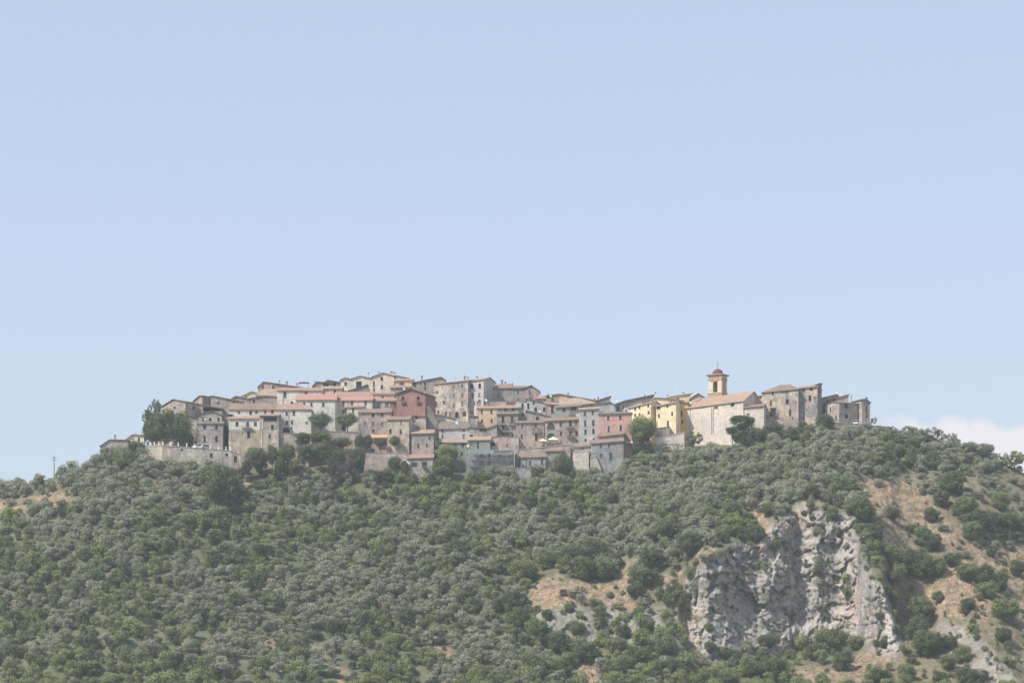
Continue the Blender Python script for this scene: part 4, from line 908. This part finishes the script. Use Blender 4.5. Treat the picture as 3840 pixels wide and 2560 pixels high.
def pole(label, R, x, yt, yb, dy=None, r=.09, arms=0, lamp=False, mat=None, name='utility_pole', cat='pole'):
    px, rb_ = rp(R, x, yb); p = slope_pos(px, rb_) if dy is None else W(px, rb_, Y0+dy); h = (HY - rp(R, x, yt)[1])/F*p.y - p.z
    root = empty(name, p); tag(root, label, cat); m = MB(); m.tube((0,0,-3 if dy is not None else -1),(0,0,h),r*1.2,r*.7,8); m.build('shaft', mat or M_met, root)
    if arms:
        a = MB(); 
        for k in range(arms): a.box(-.75,.75,-.05,.05,h-.5-.75*k,h-.38-.75*k); [a.tube((q,0,h-.38-.75*k),(q,0,h-.2-.75*k),.05) for q in (-.65,-.3,.3,.65)]
        a.build('crossarm', mat or M_met, root)
    if lamp:
        a = MB(); a.tube((0,0,h),(-.7,0,h+.15),.05); a.box(-1.05,-.55,-.12,.12,h+.1,h+.22); a.build('lamp_head', M_met, root)
REG['a'] = ((0,1640),1.704); REG['b'] = ((950,1640),1.704)
M_dpole = plain("dull steel pole", (.17,.19,.19)); M_wood = plain("weathered pole wood", (.17,.14,.12))
pole("wooden utility pole with crossarms alone on the left ridge", 'a', 346, 120, 186, None, .14, 2, mat=M_wood)
pole("tall pale mast in front of the scaffolded building", '4', 1682, 890, 1512, -3.5, .13, mat=plain("pale mast", (.45,.45,.46)), name='mast', cat='mast')
pole("thin pale pole below the house with the balcony", '2', 503, 1330, 1590, -4, .10, mat=plain("pale concrete", (.42,.42,.40)))
pole("grey lamp post standing among the trees in the lower middle slope", 'b', 240, 1036, 1210, None, .085, lamp=True, mat=M_dpole, name='lamp_post')
pole("second grey lamp post, lower right of the other on the slope", 'b', 515, 1272, 1520, None, .085, lamp=True, mat=M_dpole, name='lamp_post')
def scaffold():
    x0, x1 = 968, 1640; dy = -1.9; p = W(*rp('4', x0, 1490), Y0+dy); sc_ = .0217; wd = (x1-x0)*sc_
    root = empty('scaffolding', p); tag(root, "steel scaffolding with green netting on the grey building low in the village", 'scaffolding')
    zt = [(1490-y)*sc_ for y in (1440, 1360, 1255, 1225)]; n = 9
    for i in range(n+1):
        q = MB(); x = wd*i/n
        for y in (0, -.9): q.tube((x,y,-2.5),(x,y,zt[3]+.3),.035,seg=5)
        q.tube((x,0,zt[2]+.9),(x,-.9,zt[2]+.9),.03,seg=4); q.build('upright', M_met, root)
    for z in zt[:3]:
        q = MB(); q.box(0, wd, -.88, .0, z-.05, z); q.build('deck', plain("scaffold boards", (.34,.35,.33)), root)
        q = MB(); q.tube((0,-.92,z+.95),(wd,-.92,z+.95),.03,seg=4); q.tube((0,-.92,z+.5),(wd,-.92,z+.5),.025,seg=4); q.build('rail', M_met, root)
    q = MB(); nn = 14
    for i in range(nn):
        a, b = wd*.62*i/nn, wd*.62*(i+1)/nn; f = lambda k: .06*math.sin(k*2.3)
        q.poly([(a,-.97+f(i),zt[2]-.1),(b,-.97+f(i+1),zt[2]-.1),(b,-.97,zt[3]+.2+f(i+1)),(a,-.97,zt[3]+.2+f(i))])
    q.build('netting', M_net, root)
    q = MB(); q.box(wd*.1, wd*1.02, -1, 0.2, zt[3]+.3, zt[3]+.42); q.build('cover_sheet', plain("pale sheeting", (.47,.47,.44)), root)
scaffold()

# ------------------------------------------------------------------ village and slope trees with places of their own
REG['h'] = ((1900,1640),1.704); REG['k'] = ((2840,1540),1.537)
def vt(R, cx, cy, rx, ry, yb, dy, fam, mat, label, name='tree', cat='tree', group=None):
    """tree by its crown (centre, half sizes) and foot, in zoom pixels"""
    px, rb_ = rp(R, cx, yb); s = REG[R][1]
    if dy is None: p = slope_pos(px, rb_)
    else: p = W(px, rb_, Y0 + dy)
    mpp = p.y/F/s; zt = p.z + (yb-(cy-ry))*mpp; zl = p.z + (yb-(cy+ry))*mpp
    if dy is not None:
        g = ground_z(p.x, p.y)
        if g < p.z - .3 and yb - cy - ry > 0: pass
        elif g < p.z: zl = min(zl, p.z); p.z = max(g, p.z-2.5)
    if cat == 'bush': zl = p.z
    if name == 'round_tree' and dy is not None and dy < 2: rx *= 1.03; zl = p.z + (zl-p.z)*(.25 if dy <= -4 else .7)
    k = fam[mat][rnd.randrange(len(fam[mat]))]
    return tree(name, label, cat, group, p, rx*mpp/.88, (zt-zl)/2/.97, k, max(zl-p.z, 0))
gA = 'trees among the village houses'
vt('1', 838,800,175,310,1130,8,AIRY,'mid', "pale airy tree with the tallest spire, left of the dark leafy trees on the terrace", group=gA)
vt('1', 880,560,60,110,900,9,AIRY,'mid', "thin upright top rising out of the leafy trees on the terrace", group=gA)
vt('1', 1010,865,185,265,1130,6,BUSH,'mid', "middle dense leafy tree on the terrace behind the white posts", group=gA)
vt('1', 1225,865,185,265,1130,7,BUSH,'mid', "right dark leafy tree on the terrace behind the white posts", group=gA)
vt('1', 860,960,170,160,1130,7.5,BUSH,'dark', "dark lower tree filling the base of the leafy group on the terrace", group=gA)
vt('1', 1385,1050,60,90,1160,7,BUSH,'dark', "small dark bush between the leafy trees and the four window house", name='bush', cat='bush')
vt('2', 1580,762,162,114,955,9,BUSH,'green', "left one of two clipped plane trees standing before the pale houses", name='plane_tree', group=gA)
vt('3', 197,795,155,106,968,9,BUSH,'green', "right one of two clipped plane trees standing before the pale houses", name='plane_tree', group=gA)
vt('3', 657,1110,86,68,1252,2.5,BUSH,'mid', "small lollipop tree right under the orange awning", name='clipped_tree', group=gA)
vt('3', 862,1092,82,78,1245,2.2,BUSH,'mid', "small round lollipop tree right of the orange awning", name='clipped_tree', group=gA)
vt('3', 478,1100,85,95,1225,2.5,BUSH,'dark', "dark round tree left of the two lollipop trees", name='round_tree', group=gA)
vt('3', 350,1090,60,90,1225,1.5,BUSH,'mid', "brownish green tree touching the left of the dark round tree", name='round_tree', group=gA)
vt('3', 132,1110,116,84,1215,0,BUSH,'dark', "dark round tree below the right plane tree", name='round_tree', group=gA)
vt('2', 1310,1040,128,102,1170,1,BUSH,'mid', "round tree under the pale house with the dark garage arch", name='round_tree', group=gA)
vt('2', 1590,1010,150,105,1130,1,BUSH,'mid', "broad tree directly below the left plane tree", name='round_tree', group=gA)
vt('2', 1585,1200,170,140,1400,-5,BUSH,'dark', "largest dark round tree in the cluster below the plane trees", name='round_tree', group=gA)
vt('2', 1335,1265,130,150,1430,-6,BUSH,'dark', "dark tree at the left of the cluster below the plane trees", name='round_tree', group=gA)
vt('2', 1860,1290,125,110,1430,-6,BUSH,'dark', "dark tree low in the cluster, left of the rubble wall", name='round_tree', group=gA)
vt('3', 335,1310,112,150,1500,-5,BUSH,'dark', "dark tree with a grey top right of the cluster by the rubble wall", name='round_tree', group=gA)
vt('2', 640,1330,165,150,1490,-7,BUSH,'dark', "dark lower part tree under the balcony house with a pole before it", name='round_tree', group=gA)
vt('2', 620,1240,150,90,1400,-5,BUSH,'green', "yellowish green tree top under the balcony house", name='round_tree', group=gA)
vt('2', 868,1270,85,150,1440,-5,BUSH,'dark', "narrow dark tree under the tan tower house", name='round_tree', group=gA)
vt('2', 1080,1230,125,130,1390,-4,BUSH,'mid', "grey green tree right of the narrow dark tree below the tower house", name='round_tree', group=gA)
vt('4', 690,1220,165,120,1400,1,BUSH,'lime', "pale green bush before the greenish house, left of the scaffolding", name='bush', cat='bush')
vt('4', 640,1390,170,110,1490,-4,BUSH,'mid', "dark green bush below the pale green bush, left of the scaffolding", name='bush', cat='bush')
vt('4', 1725,1390,44,135,1525,-3,BUSH,'dark', "dark columnar cypress right of the scaffolded building", name='cypress', cat='cypress')
vt('4', 540,1010,27,80,1200,3,BUSH,'dark', "slim dark cypress left of the white mossy-roofed house", name='cypress', cat='cypress')
vt('5', 620,1415,180,165,1620,-4,BUSH,'dark', "big dark round tree between the low blue grey house and the tan wall", name='round_tree', group=gA)
vt('5', 1800,890,200,215,1120,2,BUSH,'lime', "large light green tree between the pink house and the yellow houses", group=gA)
vt('6', 20,1090,190,170,1270,1,BUSH,'green', "lower darker crown under the large light green tree", group=gA)
vt('6', 790,1170,130,90,1290,1.5,AIRY,'green', "thin sparse shrub before the church wall", name='bush', cat='bush')
vt('6', 745,1265,55,60,1320,1,BUSH,'dark', "small dark bush at the foot of the church wall", name='bush', cat='bush')
vt('6', 1500,960,200,120,1260,-4,BUSH,'dark', "umbrella shaped crown of the dark pine before the church", name='pine_tree')
vt('6', 1360,1080,110,70,1260,-4.5,BUSH,'dark', "left drooping dark green tree beside the pine before the church", name='pine_tree')
vt('6', 1520,1170,170,150,1350,-4.5,BUSH,'dark', "dense dark tree below the pine crown before the church", name='pine_tree')
vt('6', 1720,1190,175,165,1400,-7,BUSH,'dark', "dark spreading tree right of the pine at the end of the church", name='pine_tree')
vt('7', 990,795,135,135,980,-3,BUSH,'dark', "dark green tree at the foot of the corner tower", group=gA)
vt('7', 490,975,185,125,1100,-6,BUSH,'dark', "dark round bush below the fortress house", name='bush', cat='bush')
vt('7', 675,840,75,55,950,2,BUSH,'dark', "small dark bush against the fortress wall", name='bush', cat='bush')
vt('7', 780,900,105,85,1000,-4,BUSH,'green', "green bush between the fortress wall and the corner tower tree", name='bush', cat='bush')
vt('7', 240,900,165,100,1040,-4,BUSH,'dark', "dark bush at the lower left of the fortress house", name='bush', cat='bush')
vt('7', 235,1065,130,118,1190,-8,BUSH,'olive', "grey green rounded bush in front of the dark bushes below the fortress", name='bush', cat='bush')
vt('7', 1710,770,50,50,860,3,AIRY,'mid', "small tree behind the posts right of the rightmost house", group=gA)
vt('a', 1420,330,118,165,490,None,BUSH,'dark', "big dark green tree below the left terrace wall", name='broadleaf_tree', group=gA)
vt('a', 1370,250,90,80,400,None,BUSH,'mid', "upper leafy crown of the big trees below the left terrace wall", name='broadleaf_tree', group=gA)
vt('a', 1362,530,108,95,625,None,BUSH,'green', "rounded fresh green tree below the big dark tree on the left slope", name='broadleaf_tree', group=gA)
vt('a', 862,66,72,40,120,None,BUSH,'mid', "green bush at the left end of the terrace wall", name='bush', cat='bush')
vt('k', 1480,262,70,42,320,None,AIRY,'lime', "fresh green tree at the right edge of the skyline", group='trees on the right skyline')
vt('k', 1225,212,48,36,262,None,BUSH,'olive', "left one of two round olive trees against the sky on the right ridge", name='olive_tree', cat='olive tree', group='trees on the right skyline')
vt('k', 1320,218,48,34,266,None,BUSH,'olive', "right one of two round olive trees against the sky on the right ridge", name='olive_tree', cat='olive tree', group='trees on the right skyline')
for x, y, rx_, ry_ in ((860,1375,95,75),(1000,1420,60,60),(560,1560,90,60),(760,1530,110,60),(300,1480,100,70)):
    vt('3', x, y, rx_, ry_, y+ry_*.9, -3.5, BUSH, 'mid' if x % 3 else 'green', "low bush growing against the pinkish rubble wall", name='bush', cat='bush', group='bushes against the rubble wall')
SKY_ = [(3300,1597,26,20),(3345,1600,34,24),(3400,1604,40,28),(3445,1612,40,30),(3490,1612,44,36),(3530,1622,40,34),(3570,1628,30,30),(3615,1668,24,18),(3665,1690,30,22),(3735,1705,36,26),(3790,1722,44,36)]
REG['p'] = ((0,0),1.0)
for x, y, rx_, ry_ in SKY_:
    vt('p', x, y+10, rx_*.62, ry_*.62, y+ry_+8, None, AIRY, 'olive', "pale olive tree in the row along the right skyline", name='olive_tree', cat='olive tree', group='olive trees along the right skyline')
for x, y in ((2300,2550),(2400,2556),(1480,2400),(1100,2510),(760,2540),(420,2550)):
    vt('p', x, y, 46, 34, y+30, None, BUSH, 'lime', "bright fresh green bush low on the hillside", name='bush', cat='bush', group='bright green bushes low on the hillside')
for x, y, rx_, ry_ in ((130,1195,80,55),(240,1215,90,70),(350,1205,95,80),(455,1190,80,70),(640,1220,90,80)):
    vt('1', x, y, rx_, ry_, y+ry_*.9, -3, BUSH, 'olive', "grey green olive bush before the two cottages at the far left end", name='bush', cat='bush', group='bushes before the two cottages')
vt('1', 565,1160,110,75,1260,-2.5,BUSH,'dark', "dark bush between the second cottage and the terrace wall", name='bush', cat='bush')
for x, y, rx_, ry_ in ((500,1400,80,70),(970,1380,80,80),(1190,1400,75,70),(1740,1420,80,60)):
    vt('2', x, y, rx_, ry_, y+ry_, -6.5, BUSH, 'mid' if x % 4 else 'dark', "rounded tree filling the belt under the houses left of the rubble wall", name='round_tree', group='belt of rounded trees under the left centre houses')
# hedges
def hedge(label, R, x0, x1, yt, yb, dy, mat='dark', dep=1.6):
    a = W(*rp(R, x0, yb), Y0+dy); b = W(*rp(R, x1, yt), Y0+dy); root = empty('hedge', a); tag(root, label, 'hedge')
    n = int((b.x-a.x)*(b.z-a.z)*22)+100; leafbox('foliage', 0, b.x-a.x, 0, dep, -1.0, b.z-a.z, n, root, LEAF[mat], .24)
hedge("green potted hedge under the cream parasols", '5', 330, 625, 1085, 1135, 4.2, 'dark')
hedge("long low dark hedge in front of the cream wall left of the church", '6', 25, 635, 1262, 1325, -1, 'dark')
hedge("low green hedge at the foot of the blue grey house beside the cypress", '5', 65, 420, 1470, 1545, -3, 'dark')
hedge("dark planting strip on the tan wall beside the white awning", '5', 1640, 1960, 1095, 1150, 1, 'dark')
# bushes one can point at on the dry slopes and the cliff
KB = [(500,440,80),(310,465,55),(590,570,90),(430,590,50),(665,700,66),(660,780,56),(775,590,52),(1000,600,56),(960,720,76),(1010,760,56),(760,820,72),(880,860,84),(950,900,92),(800,930,76),(780,970,58),(1040,900,66),(1130,860,56),(1120,420,86),(1200,560,84),(1270,640,92),(1240,700,76),(1360,630,66),(1440,640,66),(1500,650,60),(1350,820,36),(1210,930,70),(1310,960,84),(1390,980,72),(1330,1030,66),(1500,910,60),(1040,1080,42),(1220,1110,52),(780,1090,40),(940,1130,84),(960,1180,76),(700,1180,32),(920,1260,84),(980,1340,96),(1100,1450,60),(460,970,30),(520,1040,40),(270,590,22),(200,640,30),(390,1330,90),(330,1390,66),(570,1340,56),(500,1430,66),(480,1450,60),(190,1400,36),(730,1340,36),(1430,1150,84),(1420,1290,56),(1050,1540,50),(370,1545,50),(700,1530,60),(860,1510,66),(1200,1540,84),(1100,1330,60),(1180,1400,66),(1060,510,60),(1400,520,70),(60,1330,60),(80,1480,90),(150,760,24),(110,780,30),(180,1000,22),(60,560,40),(480,700,26),(1320,330,40),(1120,300,50)]
HB = [(430,740,86),(560,720,86),(500,840,100),(620,840,94),(690,790,56),(110,850,104),(60,1050,104),(60,1160,94),(260,770,76),(930,790,94),(850,900,92),(830,980,64),(930,880,64),(1020,590,92),(1180,680,100),(1020,690,56),(1450,470,76),(1670,460,56),(1180,860,64),(1600,620,70),(1460,590,56),(260,1130,46),(400,1090,36),(600,1110,54),(600,1180,46),(660,1000,26),(1040,980,30),(830,1400,104),(760,1450,90),(1000,1350,72),(1290,1210,36),(1300,1340,52),(1400,1380,52),(900,1500,90),(340,1300,84),(200,1220,76),(500,1380,84),(350,1480,84),(150,1440,92),(1070,1470,72),(450,1220,60),(750,1240,60),(900,1200,50),(700,1330,70),(1330,880,30),(1400,960,26),(1180,1010,30),(1250,1560,80),(1420,1540,80),(1580,1480,70),(1290,480,50)]
BUSHES = []
for R_, lst in (('k', KB), ('h', HB)):
    for x, y, r in lst:
        px, row = rp(R_, x, y + r*.75); BUSHES.append((px, row, r/REG[R_][1]))
def region(px, row):
    if px > 3050 and row > 1780 and not (2500 < px < 3393 and row > 1900): return "on the dry grassy slope right of the cliff"
    if px > 2500 and row > 1880: return "clinging to the grey cliff"
    if px > 1960 and row > 2080: return "around the bare dry patch left of the cliff"
    if px > 2300: return "on the slope between the church and the cliff"
    if row > 2330: return "along the bottom edge of the hillside"
    if px < 900: return "on the left half of the slope" if row > 1950 else "on the upper left ridge below the terrace"
    return "on the middle of the slope" if row > 1950 else "just below the village houses"
bn = 0
for i, (px, row, r) in enumerate(BUSHES):
    p = slope_pos(px, row); mpp = p.y/F; rg = region(px, row)
    mt = ('green','dark','mid','green','dark')[i % 5]
    sz = r*mpp
    tree('bush', "rounded %s bush %s" % ({'green':'yellowish green','dark':'dark green','mid':'mid green'}[mt], rg), 'bush', 'bushes ' + rg, p, sz*1.0, sz*.84, BUSH[mt][rnd.randrange(4)], 0.0)

# ------------------------------------------------------------------ scattered olive trees and scrub over the whole slope
cand = []
row = 1640.0
while row < 2660:
    st = 14 + (row-1640)/1000*10
    x = -120 + rnd.uniform(0, 40)
    while x < 3960:
        cand.append((x + rnd.uniform(-17, 17), row + rnd.uniform(-11, 11))); x += 28 + (row-1640)/1000*9
    row += st
cand = np.array(cand); bxx = np.interp(cand[:,0], BX, BR)
rkc = rock_mask(cand[:,0], cand[:,1]); drc = dry_mask(cand[:,0], cand[:,1])
n1 = fbm(cand[:,0]/260, cand[:,1]/170, seed=77, o=3); n2 = fbm(cand[:,0]/70, cand[:,1]/50, seed=88, o=2)
pts = []
STUFF = {'olive': [], 'scrub': []}
ol, scb = [], []
HOLE = [(rp('4', 900, 1300), rp('4', 1960, 1560))]
for i, (x, y) in enumerate(cand):
    m_ = 2 if x < 380 or x > 3270 else (8 if 860 < x < 1560 else 20)
    if y < bxx[i] + m_: continue
    if x < 700 and y < 1860 and not (x < 260 and y > 1850): drc[i] *= .45
    if 380 < x < 3290 and y < bxx[i] + 42 and rnd.random() < .1: continue
    d = max(rkc[i], drc[i])
    if rnd.random() < d * (.74 if rkc[i] < .5 else .74): continue
    green = n1[i]*1.0 + (y-1900)/1000*.17 - .50 + (n2[i]-.5)*.9 + rnd.uniform(-.07,.07)
    if 1230 < x < 1800 and 1740 < y < 1900: green += .28
    if x > 2300 and y < 1900: green -= .20
    elif x > 2500: green += .06
    if x < 1150 and y < 1960: green -= .14
    if y > 2300: green += .10
    if 100 < x < 240 and 2100 < y < 2260: green += .2
    if (x < 420 or x > 3180) and y < bxx[i] + 45: green = min(green, -.05)
    if green > .0 : scb.append((x, y, green, d))
    else: ol.append((x, y, green, d))
ol.sort(key=lambda q: -q[1]); scb.sort(key=lambda q: -q[1])
def size(kind, d):
    if kind == 'o' and d > .42: q = rnd.choice([.5, .7, 1]); return q*rnd.uniform(1.2, 2.2), q*rnd.uniform(1.1, 1.9)
    if kind == 'o': q = rnd.random(); return 1.25 + 1.7*q*rnd.uniform(.85, 1.1), 1.2 + 1.2*q*rnd.uniform(.8, 1.15)
    k = rnd.choice([.6, .75, .9, 1.1, 1.5]); 
    if d > .3: k *= rnd.choice([.35, .5, .7])
    return 1.8*k*rnd.uniform(.85, 1.15), 1.7*k*rnd.uniform(.85, 1.15)
NIND = 300
nb_ = NIND - len(BUSHES)
def small_tree(kind, x, y, g, d, ind):
    p = slope_pos(x, y); sx, sz = size(kind, d)
    if x > 3250 and y < float(np.interp(x, BX, BR)) + 50: sx *= .8; sz *= .7
    rg = region(x, y)
    if kind == 'o':
        if ind: tree('olive_tree', "silvery grey olive tree " + rg, 'olive tree', 'olive trees ' + rg, p, sx, sz, SMALL['olive'][rnd.randrange(5)], .7)
        else: return ('olive', p, sx, sz)
    else:
        mt = 'lime' if g > .17 and rnd.random() < .5 else ('green' if rnd.random() < .62 else 'dark')
        if ind: tree('bush', "%s bush %s" % ({'lime':'bright green','green':'yellowish green','dark':'dark green'}[mt], rg), 'bush', 'bushes ' + rg, p, sx, sz, (SMALL if sx < 2.6 else BUSH)[mt][rnd.randrange(4)], .15)
        else: return (mt, p, sx, sz)
rest_o, rest_s = [], []
for i, q in enumerate(ol):
    r_ = small_tree('o', *q, i < NIND - 4); 
    if r_: rest_o.append(r_)
for i, q in enumerate(scb):
    r_ = small_tree('s', *q, i < nb_)
    if r_: rest_s.append(r_)
def scatter(name, rest, meshes_by, label, cat):
    """the trees past the first 300 as one object: each point carries a copy of one crown"""
    keys = [(m, k) for m in meshes_by for k in range(len(meshes_by[m]))]
    me = bpy.data.meshes.new(name); me.from_pydata([tuple(p) for _, p, _, _ in rest], [], [])
    var = []; scl = []; rot = []
    for m, p, sx, sz in rest: k = rnd.randrange(len(meshes_by[m])); var.append(keys.index((m, k))); scl += [sx, sx, sz]; rot += [0, 0, rnd.uniform(0, 6.28)]
    a = me.attributes.new('variant', 'INT', 'POINT'); a.data.foreach_set('value', var)
    a = me.attributes.new('scl', 'FLOAT_VECTOR', 'POINT'); a.data.foreach_set('vector', scl)
    a = me.attributes.new('rot', 'FLOAT_VECTOR', 'POINT'); a.data.foreach_set('vector', rot)
    o = bpy.data.objects.new(name, me); col.objects.link(o); tag(o, label, cat, kind='stuff')
    ng = bpy.data.node_groups.new(name, 'GeometryNodeTree'); ng.interface.new_socket('Geometry', in_out='INPUT', socket_type='NodeSocketGeometry'); ng.interface.new_socket('Geometry', in_out='OUTPUT', socket_type='NodeSocketGeometry')
    gi = ng.nodes.new('NodeGroupInput'); go = ng.nodes.new('NodeGroupOutput'); jn = ng.nodes.new('GeometryNodeJoinGeometry')
    def named(nm, dt): n_ = ng.nodes.new('GeometryNodeInputNamedAttribute'); n_.data_type = dt; n_.inputs[0].default_value = nm; return n_.outputs[0]
    for vi, (m, k) in enumerate(keys):
        src = next((x for x in bpy.data.objects if x.data == meshes_by[m][k]), None)
        if src is None: continue
        oi = ng.nodes.new('GeometryNodeObjectInfo'); oi.inputs['Object'].default_value = src; oi.transform_space = 'ORIGINAL'; oi.inputs['As Instance'].default_value = True
        ip = ng.nodes.new('GeometryNodeInstanceOnPoints'); cmpn = ng.nodes.new('FunctionNodeCompare'); cmpn.data_type = 'INT'; cmpn.operation = 'EQUAL'
        ng.links.new(named('variant', 'INT'), cmpn.inputs[2]); cmpn.inputs[3].default_value = vi
        ng.links.new(gi.outputs[0], ip.inputs['Points']); ng.links.new(cmpn.outputs[0], ip.inputs['Selection']); ng.links.new(oi.outputs['Geometry'], ip.inputs['Instance'])
        ng.links.new(named('scl', 'FLOAT_VECTOR'), ip.inputs['Scale'])
        er = ng.nodes.new('FunctionNodeEulerToRotation'); ng.links.new(named('rot', 'FLOAT_VECTOR'), er.inputs[0]); ng.links.new(er.outputs[0], ip.inputs['Rotation'])
        ng.links.new(ip.outputs[0], jn.inputs[0])
    ng.links.new(jn.outputs[0], go.inputs[0]); md = o.modifiers.new(name, 'NODES'); md.node_group = ng
    return o
if rest_o: scatter('olive_grove', rest_o, {'olive': SMALL['olive']}, "silvery olive grove covering the upper slope under the village", 'olive grove')
if rest_s: scatter('scrub', rest_s, {'green': SMALL['green'], 'lime': SMALL['lime'], 'dark': SMALL['dark']}, "green scrub growing between the olive trees on the upper slope", 'scrub')
print('olives', len(ol), 'scrub', len(scb), 'bushes', len(BUSHES), 'objects', len(bpy.data.objects))

# ------------------------------------------------------------------ air
def haze():
    m, t, o = new_mat("haze"); v = t.nodes.new("ShaderNodeVolumePrincipled"); v.inputs['Color'].default_value = (.86,.93,1,1); v.inputs['Density'].default_value = 0.00014; v.inputs['Anisotropy'].default_value = .3
    t.links.new(v.outputs[0], o.inputs['Volume'])
    b = MB(); b.box(-4100, 4100, -950, 5100, -14.6, 150); h = b.build('haze', m); tag(h, kind='stuff'); return h
haze()
